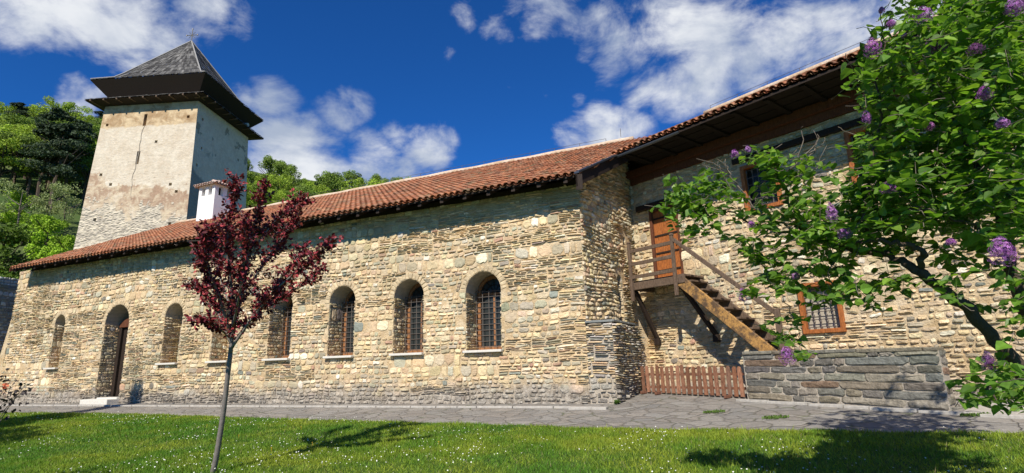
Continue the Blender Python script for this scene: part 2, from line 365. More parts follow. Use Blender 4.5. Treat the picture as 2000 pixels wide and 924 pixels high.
    # runs of similar stones
    fld = vnoise(uc[:, 0]/1.5, vc[:, 0]/.9, seed+11); alt = r_.random(n) < np.clip((fld-.5)*1.4, 0, .6)
    ci[alt & (ci < 5)] = r_.integers(min(5, len(pal)-1), min(9, len(pal)), alt.sum() if False else (alt & (ci < 5)).sum())
    c = pal[ci]*r_.uniform(.78, 1.18, (n, 1))*(1+r_.normal(0, .025, (n, 3))); c = np.clip(c, .02, .85)
    if shade is not None: c = shade(c, uc[:, 0], vc[:, 0], r_)
    return pts, (q[None]+base).reshape(-1, 4), (tr[None]+base).reshape(-1, 3), np.repeat(c, 3*NP+1, 0)
def voussoirs(fmap, o, seed, ring=.16, relief=.022):
    r_ = np.random.default_rng(seed); r1 = o['w']/2; n = int(math.pi*(r1+.1)/.1); a = -.12; V = []; F = []; Cc = []; k = 0
    rects = []
    th = np.linspace(-.02, math.pi+.02, n+1)
    for i in range(n):
        a0, a1 = th[i]+.008, th[i+1]-.008; ra, rb = r1+r_.uniform(-.005, .012), r1+ring-r_.uniform(-.03, .035); h = relief*r_.uniform(.5, 1.2)
        pts = [(ra, a0), (rb-abs(r_.normal(0, .02)), a0+r_.normal(0, .03)), (rb+r_.normal(0, .008), (a0+a1)/2), (rb, a1), (ra, a1), (ra, (a0+a1)/2)]
        cr, ca = (ra+rb)/2, (a0+a1)/2
        for sc, hb in ((1, -.2), (.9, .7), (.6, 1)):
            for (rr, aa) in pts: rr2 = cr+(rr-cr)*sc; aa2 = ca+(aa-ca)*sc; V.append((o['uc']+rr2*math.cos(aa2), o['vs']+rr2*math.sin(aa2), h*hb))
        V.append((o['uc']+cr*math.cos(ca), o['vs']+cr*math.sin(ca), h*1.05))
        F += [(k+r*6+q, k+(r)*6+(q+1) % 6, k+(r+1)*6+(q+1) % 6, k+(r+1)*6+q) for r in range(2) for q in range(6)]+[(k+12+q, k+12+(q+1) % 6, k+18) for q in range(6)]
        c = np.array([.60, .48, .31])*r_.uniform(.82, 1.12); Cc += [c]*19; k += 19
    V = np.array(V); return fmap(V[:, 0], V[:, 1], V[:, 2]), F, np.array(Cc)
def mortar_sheet(L, z0, top, holes, u_start=0):
    """quads for a flat sheet with openings; top is a function of u"""
    V = []; F = []
    def quad(a, b, c, d): k = len(V); V.extend([a, b, c, d]); F.append((k, k+1, k+2, k+3))
    xs = u_start
    for o in sorted(holes, key=lambda q: q['uc']):
        l, r_ = o['uc']-o['w']/2, o['uc']+o['w']/2
        quad((xs, z0), (l, z0), (l, top(l)), (xs, top(xs)))
        if o['v0'] > z0: quad((l, z0), (r_, z0), (r_, o['v0']), (l, o['v0']))
        if o['arch']:
            N = 14
            for i in range(N):
                a0 = math.pi-math.pi*i/N; a1 = math.pi-math.pi*(i+1)/N; ra = o['w']/2
                p0 = (o['uc']+ra*math.cos(a0), o['vs']+ra*math.sin(a0)); p1 = (o['uc']+ra*math.cos(a1), o['vs']+ra*math.sin(a1))
                quad(p0, p1, (p1[0], top(p1[0])), (p0[0], top(p0[0])))
        else: quad((l, o['vs']), (r_, o['vs']), (r_, top(r_)), (l, top(l)))
        xs = r_
    quad((xs, z0), (L, z0), (L, top(L)), (xs, top(xs)))
    return np.array(V, float), F
def wall_part(name, fmap, L, z0, z1, holes, parent, seed, top=None, mats=None, depth=.5, body=True, extra=None, **kw):
    rects = stone_layout(L, z0, z1, seed=seed, thin=kw.pop('thin', .38), big=kw.pop('big', .2))
    tf = top or (lambda u: z1)
    pts, q, tr, cols = stones_mesh(rects, fmap, L, z0, z1, holes, seed=seed, top=tf if top else None, **kw)
    V = [pts]; C_ = [cols]; F = [tuple(f) for f in q.tolist()]+[tuple(f) for f in tr.tolist()]; n = len(pts); mi = [0]*len(F)
    def more(v, f, c, m):
        nonlocal n
        V.append(v); C_.append(c if np.ndim(c) == 2 else np.tile(c, (len(v), 1)))
        F.extend([tuple(i+n for i in x) for x in f]); mi.extend([m]*len(f)); n += len(v)
    v, f = mortar_sheet(L, z0, tf, holes); more(fmap(v[:, 0], v[:, 1], v[:, 0]*0), f, (.5, .4, .3), 1)
    for k, o in enumerate(holes):
        if o['arch'] and o.get('vous', True):
            v, f, c = voussoirs(fmap, o, seed+k); more(v, f, c, 0)
        dp = o.get('dep', depth); w_ = o['w']/2
        # reveals: left and right jambs in small stones, plastered soffit, floor
        for sd in (-1, 1):
            fm = lambda a, b, h, sd=sd: fmap(o['uc']+sd*(w_-h), b, -a)
            rr = stone_layout(dp, o['v0'], o['vs'], seed=seed+31*k+sd, thin=.4, big=.1)
            p2, q2, t2, c2 = stones_mesh(rr, fm, dp, o['v0'], o['vs'], (), relief=(.008, .022), seed=seed+k, warp=.01)
            more(p2, [tuple(x) for x in q2.tolist()]+[tuple(x) for x in t2.tolist()], c2, 0)
            g = np.array([(0, o['v0']), (dp, o['v0']), (dp, o['vs']), (0, o['vs'])]); more(fm(g[:, 0], g[:, 1], 0*g[:, 0]), [(0, 1, 2, 3)], (.5, .4, .3), 1)
        fl = [(o['uc']-w_, o['v0']), (o['uc']+w_, o['v0'])]
        g = np.array([(o['uc']-w_, o['v0'], 0), (o['uc']+w_, o['v0'], 0), (o['uc']+w_, o['v0'], -dp), (o['uc']-w_, o['v0'], -dp)]); more(fmap(g[:, 0], g[:, 1], g[:, 2]), [(0, 1, 2, 3)], (.5, .4, .3), 1)
        if o['arch']:
            N = 14; g = []
            for i in range(N+1):
                a = math.pi*i/N; g += [(o['uc']+w_*math.cos(a), o['vs']+w_*math.sin(a), 0), (o['uc']+w_*math.cos(a), o['vs']+w_*math.sin(a), -dp)]
            g = np.array(g); more(fmap(g[:, 0], g[:, 1], g[:, 2]), [(2*i, 2*i+1, 2*i+3, 2*i+2) for i in range(N)], (.5, .4, .3), 2)
        else:
            g = np.array([(o['uc']-w_, o['vs'], 0), (o['uc']+w_, o['vs'], 0), (o['uc']+w_, o['vs'], -dp), (o['uc']-w_, o['vs'], -dp)]); more(fmap(g[:, 0], g[:, 1], g[:, 2]), [(0, 1, 2, 3)], (.5, .4, .3), 2)
        if o.get('blind'):
            fm = lambda a, b, h: fmap(o['uc']-w_+a, b, h-dp)
            tp = o['vs']+(w_ if o['arch'] else 0)
            tpf = (lambda a: o['vs']+np.sqrt(np.maximum(w_*w_-(a-w_)**2, 0))) if o['arch'] else None
            rr = stone_layout(o['w'], o['v0'], tp, seed=seed+77*k+5); p2, q2, t2, c2 = stones_mesh(rr, fm, o['w'], o['v0'], tp, (), relief=(.008, .025), seed=seed+k, top=tpf, warp=.01)
            more(p2, [tuple(x) for x in q2.tolist()]+[tuple(x) for x in t2.tolist()], c2, 0)
            g = np.array([(0, o['v0']), (o['w'], o['v0']), (o['w'], tp), (0, tp)]); more(fm(g[:, 0], g[:, 1], 0*g[:, 0]), [(0, 1, 2, 3)], (.5, .4, .3), 1)
    if extra: extra(more)
    return mesh_obj(name, np.concatenate(V), F, mats or [M_stone, M_mortar, M_plaster_in], parent, np.concatenate(C_), mi)

# ------------------------------------------------------------------ ground, lawn, path
def sheet(name, xs, ys, f, m, kind='structure'):
    X, Y = np.meshgrid(xs, ys); Zz = f(X, Y); nx, ny = len(xs), len(ys); idx = np.arange(nx*ny).reshape(ny, nx)
    F = np.stack([idx[:-1, :-1], idx[:-1, 1:], idx[1:, 1:], idx[1:, :-1]], -1).reshape(-1, 4)
    return tag(mesh_obj(name, np.stack([X, Y, Zz], -1), F, m, smooth=True), kind=kind)
gx = np.concatenate([np.linspace(-600, -60, 40), np.linspace(-58, 30, 90), np.linspace(33, 600, 40)])
gy = np.concatenate([np.linspace(-300, -12, 20), np.linspace(-10, 40, 60), np.linspace(42, 180, 90), np.linspace(190, 700, 20)])
sheet('ground', gx, gy, lambda x, y: gz(x, y)-.012, M_ground)
# lawn edge polyline (world) taken from where the lawn meets the paving
EDGE = np.array([(-22, 20.0), (-15.2, 16.75), (-9.93, 14.55), (-5.0, 12.05), (-.09, 9.66), (1.47, 8.8), (2.51, 8.33), (5.88, 6.8), (9.5, 5.0)])
def edge_y(x): return np.interp(x, EDGE[:, 0], EDGE[:, 1])
def strip(name, xs, y0f, y1f, n, dz, m, kind='structure'):
    V = []; F = []
    for x in xs:
        for k in range(n+1):
            y = y0f(x)+(y1f(x)-y0f(x))*k/n; V.append((x, y, gz0(x, y)+dz))
    for i in range(len(xs)-1):
        for k in range(n): a = i*(n+1)+k; F.append((a, a+n+1, a+n+2, a+1))
    return tag(mesh_obj(name, V, F, m, smooth=True), kind=kind)
xs = np.linspace(-22, 9.5, 120)
strip('lawn', xs, lambda x: -9, lambda x: edge_y(x)+.04*math.sin(x*5)+.03*math.sin(x*13+1), 24, -.003, M_lawn)
strip('path', xs, lambda x: edge_y(x)-.15, lambda x: edge_y(x)+9, 24, -.007, M_flag)
kb = MB()
u = -21.0
while u < .35:
    l = random.uniform(.45, .95); c = HA(u+l/2, .62); c[2] = gz0(c[0], c[1])+.004
    kb.cbox(c, eA, nA, Z, l-.02, .075+random.uniform(-.01, .01), .05, bev=.006); u += l
c = HA(.75, .72); c[2] = gz0(*c[:2])+.004; kb.cbox(c, eA, nA, Z, .75, .2, .06, bev=.006)
s_ = 3.2
while s_ < 8.8:
    l = random.uniform(.35, .8); o_ = 1.33+.03*(s_-3.2); c = HB(s_+l/2, o_); c[2] = gz0(*c[:2])+.006; kb.cbox(c, eB, nB, Z, l-.02, .10+.05*random.random(), .05, bev=.006); s_ += l
tag(kb.build('kerb_strip', M_kerb), kind='structure')
ap = MB()
for i in range(12):
    s0 = 6.6+i*.3; V = []
    for (s1, o_) in ((s0, .02), (s0+.3, .02), (s0+.3, 1.36), (s0, 1.36)):
        q = HB(s1, o_); q[2] = gz0(*q[:2])+.004; V.append(q)
    ap.add(V, [(0, 1, 2, 3)])
tag(ap.build('paved_apron', M_kerb), kind='structure')

# ------------------------------------------------------------------ refectory hall
HALL_L = 22.1; U0 = -21.5
def fHall(u, v, h):
    u = np.asarray(u, float); v = np.asarray(v, float); h = np.asarray(h, float)
    return P+eA*(u+U0)[..., None]+nA*h[..., None]+Z*v[..., None]
WU = [(-18.4, .62, 'niche'), (-15.25, 1.25, 'door'), (-12.5, .82, 'plaque'), (-10.35, .8, 'niche'), (-8.1, .86, 'win'), (-5.97, .86, 'win'), (-3.9, .88, 'win'), (-1.84, .92, 'win')]
holes = []
for (u, w_, k) in WU:
    o = dict(uc=u-U0, w=w_, v0=1.17, vs=2.98-w_/2, arch=True, dep=.70, kind=k)
    if k == 'door': o.update(v0=-.03, vs=3.12-w_/2, dep=.95)
    if k in ('niche', 'plaque'): o.update(blind=True, dep=.55)
    if k == 'door': o['blind'] = False
    holes.append(o)
hall = empty('refectory_hall', HA(-10, 0, 0), 'long low rubble stone hall with a row of arched windows under a red tiled roof', 'building')
def plinth(c, u, v, r_):
    return c
ROOF_P = .502; EV_D = 10.78; EV_Z = 4.76; RG_D = 16.8
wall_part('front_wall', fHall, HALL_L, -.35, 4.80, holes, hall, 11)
# small square putlog hole near the corner is left as a missing stone; end wall and rear wall, plain
ew = MB(); dep = 10.5
ew.add([HA(U0, 0, -.4), HA(U0, -dep, -.4), HA(U0, -dep, 4.75), HA(U0, -5, 6.6), HA(U0, 0, 4.75)], [(0, 1, 2, 3, 4)])
ew.add([HA(U0, -dep, -.4), HA(3, -dep, -.4), HA(3, -dep, 4.75), HA(U0, -dep, 4.75)], [(0, 1, 2, 3)])
# battered foot of the left end
ew.add([HA(U0, .0, -.4), HA(U0-.9, .0, -.4), HA(U0, .0, 3.2), HA(U0, -1, -.4), HA(U0-.9, -1, -.4), HA(U0, -1, 3.2)], [(0, 2, 1), (3, 4, 5), (1, 2, 5, 4)])
ew.build('end_wall', M_mortar, hall)
# return wall
def fRet(t, v, h):
    t = np.asarray(t, float); v = np.asarray(v, float); h = np.asarray(h, float); return K+rd*t[..., None]+rn*h[..., None]+Z*v[..., None]
def hallroof(q): D = -(q[..., 0]*nA[0]+q[..., 1]*nA[1]); return EV_Z+(D-EV_D)*ROOF_P
def rettop(t): 
    t = np.asarray(t, float); q = K+rd*t[..., None]; return np.minimum(hallroof(q)-.13, 6.6)
rh = [dict(uc=2.33, w=.17, v0=3.28, vs=3.86, arch=True, dep=.3, blind=False, vous=False), dict(uc=2.0, w=.3, v0=1.62, vs=2.75, arch=True, dep=.35, blind=False, vous=False)]
# keep the two slit niches in separate columns
rh[1]['uc'] = 1.86
ob = wall_part('return_wall', fRet, RL, -.2, 6.6, rh, hall, 23, top=rettop, relief=(.02, .06), thin=.5, big=.08, gap=(.006, .018), mats=[M_stone, M_mortar, M_plaster_in])
nb = MB()
for o in rh: nb.add([HR(o['uc']-.25, -o['dep'], o['v0']-.1), HR(o['uc']+.25, -o['dep'], o['v0']-.1), HR(o['uc']+.25, -o['dep'], o['vs']+.4), HR(o['uc']-.25, -o['dep'], o['vs']+.4)], [(0, 1, 2, 3)])
nb.build('niche_back', M_mortar_grey, hall)
# buttress at the corner: front face flush with the hall, side running back to the wing
def buttress():
    q0 = HA(.6, .03); q1 = HA(1.16, .03); q2 = np.array([3.02, 13.45, 0]); q3 = HR(2.2, 0)
    l1 = np.linalg.norm(q1-q0); l2 = np.linalg.norm(q2-q1); d1 = (q1-q0)/l1; d2 = (q2-q1)/l2; n2 = np.array([d2[1], -d2[0], 0])
    def f1(u, v, h): u, v, h = [np.asarray(a, float) for a in (u, v, h)]; return q0+d1*u[..., None]+nA*h[..., None]+Z*v[..., None]
    def f2(u, v, h): u, v, h = [np.asarray(a, float) for a in (u, v, h)]; return q1+d2*u[..., None]+n2*h[..., None]+Z*v[..., None]
    def ex(more):
        p2, q2_, t2, c2 = stones_mesh(stone_layout(l2, -.2, 1.62, seed=8, thin=.6, big=.03), f2, l2, -.2, 1.62, (), relief=(.03, .08), seed=9, pal=np.concatenate([GREY, PAL[:2]]), pw=np.ones(8)/8, gap=(.008, .02))
        more(p2, [tuple(x) for x in q2_.tolist()]+[tuple(x) for x in t2.tolist()], c2, 0)
        g = np.array([(0, -.2), (l2, -.2), (l2, 1.62), (0, 1.62)]); more(f2(g[:, 0], g[:, 1], 0*g[:, 0]), [(0, 1, 2, 3)], (.4, .4, .4), 1)
        top = [q0, q1, q2, q3]; more(np.array([a+Z*1.64 for a in top]), [(0, 1, 2, 3)], (.35, .34, .3), 0)
    o = wall_part('buttress', f1, l1, -.2, 1.62, [], hall, 41, mats=[M_stone, M_mortar_grey, M_plaster_in], extra=ex, pal=np.concatenate([GREY, PAL[:4]]), pw=np.ones(10)/10, thin=.65, big=.05, relief=(.015, .045))
    cp = MB(); 
    for i, (a, b) in enumerate(((0, .5), (.52, 1.1), (1.12, 1.7))):
        c = q1+d2*(a+b)/2-n2*.14; c[2] = 1.665; cp.cbox(c, d2, n2, Z, b-a, .36, .045, bev=.01)
    c = q0+d1*l1/2-nA*.1; c[2] = 1.66; cp.cbox(c, d1, nA, Z, l1+.04, .26, .05, bev=.01)
    cp.build('capping_slab', material('slate_slab', (.20, .21, .20), .7, bump=[(30, .6, .01)]), o)
buttress()
# corner pier under the landing
def pier():
    w_ = .42
    def f1(u, v, h): u, v, h = [np.asarray(a, float) for a in (u, v, h)]; return HB(-.30, .40)+eB*(u*(1+.55*np.clip(1.9-v, 0, 2)*.5))[..., None]+nB*h[..., None]+Z*v[..., None]
    def f2(u, v, h): u, v, h = [np.asarray(a, float) for a in (u, v, h)]; return HB(-.30, .40)+(eB*w_)*(1+.55*np.clip(1.9-v, 0, 2)*.5)[..., None]-nB*u[..., None]+eB*h[..., None]+Z*v[..., None]
    def ex(more):
        p2, q2_, t2, c2 = stones_mesh(stone_layout(.42, -.1, 2.4, seed=18), f2, .42, -.1, 2.4, (), seed=19)
        more(p2, [tuple(x) for x in q2_.tolist()]+[tuple(x) for x in t2.tolist()], c2, 0)
        g = np.array([(0, -.1), (.42, -.1), (.42, 2.4), (0, 2.4)]); more(f2(g[:, 0], g[:, 1], 0*g[:, 0]), [(0, 1, 2, 3)], (.4, .4, .4), 1)
    wall_part('corner_pier', f1, w_, -.1, 2.4, [], hall, 51, extra=ex, thin=.7)
pier()
# windows, door, niches of the hall
def bar(mb, a, b, r_=.008): mb.tube([a, b], r_, 5)
for i, o in enumerate(holes):
    uc = o['uc']+U0; w_ = o['w']; r_ = w_/2; k = o['kind']
    if k != 'door':
        sb = MB(); sb.cbox(HA(uc, .03, 1.14), eA, nA, Z, w_+.06, .20, .055, bev=.008); sb.build('sill', M_sill, hall)
    if k == 'win':
        dp = .62; f = MB(); iw = r_-.01
        for sd in (-1, 1): f.cbox(HA(uc+sd*(iw-.04), -dp, (1.17+o['vs'])/2), eA, nA, Z, .09, .08, o['vs']-1.17, bev=.006)
        f.cbox(HA(uc, -dp, 1.22), eA, nA, Z, 2*iw-.16, .07, .10, bev=.006); f.cbox(HA(uc, -dp+.004, o['vs']), eA, nA, Z, 2*iw-.16, .06, .05)
        N = 14
        for q in range(N):
            a0, a1 = math.pi*q/N, math.pi*(q+1)/N; V = []
            for rr in (iw-.085, iw):
                for a in (a0, a1):
                    for dd in (-dp-.04, -dp+.04): V.append(HA(uc+rr*math.cos(a), dd, o['vs']+rr*math.sin(a)))
            f.add(V, [(0,1,3,2),(4,6,7,5),(1,5,7,3),(0,2,6,4)], mi=0)
        f.cbox(HA(uc, -dp+.002, (1.2+o['vs'])/2), eA, nA, Z, .045, .05, o['vs']-1.25)
        fo = f.build('window', M_frame, hall)
        g = MB(); g.add([HA(uc-iw, -dp-.01, 1.17), HA(uc+iw, -dp-.01, 1.17), HA(uc+iw, -dp-.01, o['vs']), HA(uc-iw, -dp-.01, o['vs'])], [(0,1,2,3)])
        V = [HA(uc, -dp-.012, o['vs'])]+[HA(uc+iw*math.cos(math.pi*q/14), -dp-.012, o['vs']+iw*math.sin(math.pi*q/14)) for q in range(15)]
        g.add(V, [(0, q+1, q+2) for q in range(14)]); g.build('pane', M_glass, fo)
        tr = MB()   # tracery in the arch head
        for a in (.5, 1.05, 1.57, 2.1, 2.64): tr.tube([HA(uc, -dp+.02, o['vs']+.02), HA(uc+iw*.62*math.cos(a), -dp+.02, o['vs']+iw*.62*math.sin(a)), HA(uc+iw*.95*math.cos(a+.12), -dp+.02, o['vs']+iw*.95*math.sin(a+.12))], .009, 5)
        tr.tube([HA(uc+iw*.5*math.cos(a), -dp+.02, o['vs']+iw*.5*math.sin(a)) for a in np.linspace(0, math.pi, 9)], .009, 5)
        tr.build('tracery', M_dark, fo)
        gr = MB(); x0, x1, y0, y1 = uc-iw+.02, uc+iw-.02, 1.22, o['vs']+.08; dd = -dp+.14
        nx_ = 6; ny_ = 11
        for q in range(nx_): x = x0+(x1-x0)*q/(nx_-1); bar(gr, HA(x, dd, y0), HA(x, dd, y1), .009)
        for q in range(ny_): y = y0+.03+(y1-y0-.06)*q/(ny_-1); bar(gr, HA(x0-.01, dd+.008, y), HA(x1+.01, dd+.008, y), .008)
        for x in (x0, x1):
            for y in (y0+.1, y1-.1): bar(gr, HA(x, dd, y), HA(x, -dp, y), .009)
        gr.build('grille', M_iron, fo)
    if k == 'plaque':
        pb = MB(); pb.cbox(HA(uc+.03, -.44, 1.98), eA, nA, Z, .52, .05, .62, bev=.008); po = pb.build('plaque', material('plaque_stone', (.30, .25, .20), .6), hall)
        em = MB(); 
        for a in range(8):
            an = a*math.pi/4; d = eA*math.cos(an)+Z*math.sin(an); em.tube([HA(uc+.06, -.408, 1.98), HA(uc+.06, -.408, 1.98)+d*.085], [.014, .004], 4)
        em.build('emblem', M_iron, po)
    if k == 'door':
        d = MB(); dz = -.52
        for sd in (-1, 1): d.cbox(HA(uc+sd*(r_-.08), dz, 1.2), eA, nA, Z, .15, .12, 2.5, bev=.01)
        do = d.build('door_frame', M_dark, hall)
        l = MB()
        for q in range(6): l.cbox(HA(uc-r_+.26+q*.146, dz-.03, 1.2), eA, nA, Z, .138, .05, 2.4, bev=.006)
        l.build('door_leaf', M_dark, do)
        hd = MB()  # rounded red brown head board
        V = [HA(uc, dz+.08, 2.42)]+[HA(uc+(r_-.02)*math.cos(a), dz+.08, 2.42+.30*math.sin(a)) for a in np.linspace(0, math.pi, 13)]; V2 = [v-nA*.14 for v in V]
        hd.add(V+V2, [(0, q+1, q+2) for q in range(12)]+[(q+1, q+15, q+16, q+2) for q in range(12)]+[(0, 14, 27, 13), (0, 1, 15, 14)])
        hd.build('door_head', M_redwood, do)
        bk = MB(); bk.add([HA(uc-r_, -.93, -.1), HA(uc+r_, -.93, -.1), HA(uc+r_, -.93, 3.2), HA(uc-r_, -.93, 3.2)], [(0,1,2,3)]); bk.build('doorway_shadow_wall', M_mortar_grey, hall)
        st = MB(); c = HA(uc-.02, .17, 0); c[2] = gz0(*c[:2])+.06; st.cbox(c, eA, nA, Z, 1.35, .42, .16, bev=.012); c = HA(uc+.08, -.15, .12); st.cbox(c, eA, nA, Z, 1.0, .42, .1, bev=.01); st.build('doorstep', M_sill, hall)

# ------------------------------------------------------------------ tiled roofs
TP = np.array([.97, .90, .80])*np.array([[.37,.155,.085],[.43,.19,.105],[.31,.135,.08],[.47,.25,.15],[.38,.21,.135],[.25,.13,.085],[.25,.18,.11],[.48,.20,.10]])
def tiles(mb_list, O, a, b, n, L0, L1, S, keep, pitch=.175, exp=.235, seed=0):
    """O eave point, a along eave, b up slope (unit), n normal"""
    r_ = np.random.default_rng(seed); V = []; C_ = []; Fq = []; k = 0
    ncol = int((L1-L0)/pitch); nrow = int(S/exp)+1; SG = 6
    for i in range(ncol):
        x = L0+(i+.5)*pitch; sway = r_.normal(0, .004)
        for j in range(nrow):
            y = j*exp
            if not keep(O+a*x+b*min(y+exp/2, S)): continue
            c = TP[r_.choice(8, p=[.2,.2,.14,.12,.12,.1,.05,.07])]*r_.uniform(.8, 1.15)
            cc = np.array([c*1.0]*1)
            ln = min(exp+.06, S-y+.02); ra, rb = .078, .066; h0 = .052+r_.normal(0, .003); h1 = .03; xo = x+sway+r_.normal(0, .004)
            ring = []
            for (yy, rr, hh) in ((y-.01, ra, h0), (y+ln, rb, h1)):
                for s in range(SG+1):
                    th = math.pi*s/SG; ring.append(O+a*(xo+rr*math.cos(th))+b*yy+n*(hh-.03+rr*.78*math.sin(th)))
            for s in range(SG+1):
                th = math.pi*s/SG; rr = ra-.016; ring.append(O+a*(xo+rr*math.cos(th))+b*(y-.01)+n*(h0-.03+rr*.78*math.sin(th)))
            V += ring; C_ += [c]*(SG*2+2)+[c*.9]*(SG+1)
            for s in range(SG): Fq.append((k+s, k+s+1, k+SG+1+s+1, k+SG+1+s)); Fq.append((k+2*(SG+1)+s, k+2*(SG+1)+s+1, k+s+1, k+s))
            k += 3*(SG+1)
            # channel tile to the right, concave
            ring = []; xc = xo+pitch/2; c2 = TP[r_.choice(8)]*r_.uniform(.7, 1.0); ext = .02
            for (yy, hh) in ((y-.01-ext, .012), (y+ln, -.008)):
                for s in range(5):
                    th = math.pi*s/4; ring.append(O+a*(xc+.07*math.cos(th))+b*yy+n*(hh+.012-.045*math.sin(th)))
            V += ring; C_ += [c2]*10
            for s in range(4): Fq.append((k+s+1, k+s, k+5+s, k+5+s+1))
            k += 10
    mb_list.append((V, Fq, C_))
slope = math.hypot(1, ROOF_P); bH = (-nA+Z*ROOF_P)/slope; nH = (nA*ROOF_P+Z)/slope
EO = P+nA*.65; EO = EO+Z*EV_Z
def Dof(q): return -(q[0]*nA[0]+q[1]*nA[1])
def uof(q): return float(np.dot(q-P, eA))
BP = .507; BEZ = 5.87; BOV = 1.3; BD0 = float(-np.dot(Cn, nB))-BOV
def Broof(q): return BEZ+(-(q[0]*nB[0]+q[1]*nB[1])-BD0)*BP
def DBof(q): return -(q[0]*nB[0]+q[1]*nB[1])
def keepH(q):
    u, D = uof(q), Dof(q)
    if u < .74+.207*(D-EV_D): return True
    if DBof(q) > BD0+.05 and u < 4: return q[2] > Broof(q)-.02
    return False
SL = (RG_D-EV_D)*slope
def simple(name, data, mats, parent):
    V = []; F = []; C_ = []
    for (v, f, c) in data: n = len(V); F += [tuple(i+n for i in x) for x in f]; V += v; C_ += c
    return mesh_obj(name, np.array(V), F, mats, parent, np.array(C_))
dat = []; tiles(dat, EO, eA, bH, nH, -20.75, 4.0, SL, keepH, seed=3)
roofH = simple('roof', dat, M_tile, hall)
RGZ = EV_Z+(RG_D-EV_D)*ROOF_P
und = MB()
def hp(u, D, dz): return P+eA*u+nA*(11.43-D)+Z*(EV_Z+(D-EV_D)*ROOF_P+dz)
vD = lambda D: .70+.207*(D-EV_D)
und.add([hp(-20.72, EV_D+.03, -.03), hp(vD(EV_D), EV_D+.03, -.03), hp(vD(RG_D)+.2, RG_D, -.03), hp(-20.72, RG_D, -.03), hp(-20.72, EV_D+.03, -.07), hp(vD(EV_D), EV_D+.03, -.07), hp(vD(RG_D)+.2, RG_D, -.07), hp(-20.72, RG_D, -.07)], [(0,3,2,1),(4,5,6,7),(0,1,5,4),(1,2,6,5),(3,0,4,7)])
und.add([HA(-20.72, 11.43-RG_D, RGZ), HA(2.2, 11.43-RG_D, RGZ), HA(2.2, 11.43-22.8, EV_Z), HA(-20.72, 11.43-22.8, EV_Z)], [(0,1,2,3)])
ra_ = MB(); uu = -20.6
while uu < .6: ra_.box(hp(uu, EV_D+.06, -.17)-eA*.04, eA*.09, (hp(uu, EV_D+1.2, -.17)-hp(uu, EV_D+.06, -.17)), Z*.10); uu += .62
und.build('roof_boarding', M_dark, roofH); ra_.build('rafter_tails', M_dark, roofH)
wp = MB(); wp.box(HA(-20.7, .04, 4.74), eA*21.3, -nA*.14, Z*.12); wp.build('wall_plate', M_dark, hall)
rg = MB(); rg.tube([hp(u, RG_D, .045+.012*math.sin(u*3)) for u in np.linspace(-20.72, 1.0, 60)], .10, 8); rg.build('ridge_capping', M_ridge, roofH, smooth=True)
lc = MB()
pts = []
for u in np.arange(-20.6, 1.0, .9):
    a = hp(u, RG_D, .12); b_ = hp(u, RG_D, .24); lc.tube([a, b_], .008, 4); pts.append(b_)
lc.tube(pts, .006, 4); lc.tube([hp(.6, RG_D, .2), hp(.6, RG_D, .5)], .008, 4); lc.build('lightning_wire', M_iron, hall)
vb = MB()   # left verge board, and the metal barge cap over the return wall
vb.box(hp(-20.74, EV_D-.02, -.12), -eA*.04, hp(-20.74, RG_D, -.12)-hp(-20.74, EV_D-.02, -.12), Z*.14); vb.build('verge_board', M_redwood, roofH)
a0 = hp(vD(EV_D)+.05, EV_D-.05, -.01); tt = 3.6; a1 = hp(vD(EV_D+tt)+.05, EV_D+tt, -.01)
bb = MB(); bb.box(a0-Z*.26, a1-a0, rn*.04, Z*.28); bb.build('barge_board', M_dark, roofH)
bc = MB(); bc.box(a0+Z*.03-rn*.03, a1-a0, rn*.12, Z*.045); bc.build('metal_flashing', material('zinc_flashing', (.10, .11, .12), .4, metallic=.7, var=.1), roofH)
bx = MB(); bx.box(a0-Z*.34, rn*.05, nA*.0+eA*.10, Z*.34); bx.build('barge_end', M_dark, roofH)
# chimney of the hall
cU, cD = -17.25, 16.1; cc0 = P+eA*cU+nA*(11.43-cD)
ch = MB(); zt = 8.78; wch = 1.0
ch.box(cc0-eA*wch/2-nA*wch/2+Z*6.9, eA*wch, nA*wch, Z*(zt-.42-6.9))
for sx in (-1, 1):
    for sy in (-1, 1): ch.box(cc0+eA*(sx*(wch/2-.09)-.09)+nA*(sy*(wch/2-.09)-.09)+Z*(zt-.42), eA*.18, nA*.18, Z*.42)
for sx in (-1, 0, 1):
    if sx == 0:
        for sy in (-1, 1): ch.box(cc0-eA*.1+nA*(sy*(wch/2-.08)-.08)+Z*(zt-.42), eA*.2, nA*.16, Z*.42); ch.box(cc0-nA*.1+eA*(sy*(wch/2-.08)-.08)+Z*(zt-.42), nA*.2, eA*.16, Z*.42)
ch.box(cc0-eA*wch/2-nA*wch/2+Z*zt, eA*wch, nA*wch, Z*.06)
cho = ch.build('chimney', M_white, hall)
fl = MB(); fl.box(cc0-eA*.25-nA*.25+Z*(zt-.42), eA*.5, nA*.5, Z*.40); fl.build('flue', M_black, cho)
cr = []
for sgn, (ax, bx_) in enumerate(((eA, nA), (nA, -eA), (-eA, -nA), (-nA, eA))):
    ov = .66; e0 = cc0+bx_*ov+Z*(zt+.03); rise = .34
    b_ = (-bx_*ov+Z*rise); S_ = np.linalg.norm(b_); b_ /= S_; nn_ = np.cross(ax, b_); nn_ = nn_ if nn_[2] > 0 else -nn_
    def kp(q, e0=e0, ax=ax, bx_=bx_): y = ov-np.dot(q-cc0, bx_); return abs(np.dot(q-cc0, ax)) < ov-y+.05
    tiles(cr, e0, ax, b_, nn_, -ov, ov, S_, kp, pitch=.15, exp=.2, seed=sgn+40)
cap = simple('chimney_cap', [(v, f, [np.array(c)*.5+np.array([.34, .31, .28]) for c in cs]) for v, f, cs in cr], M_tile, cho)
adopt(hall)

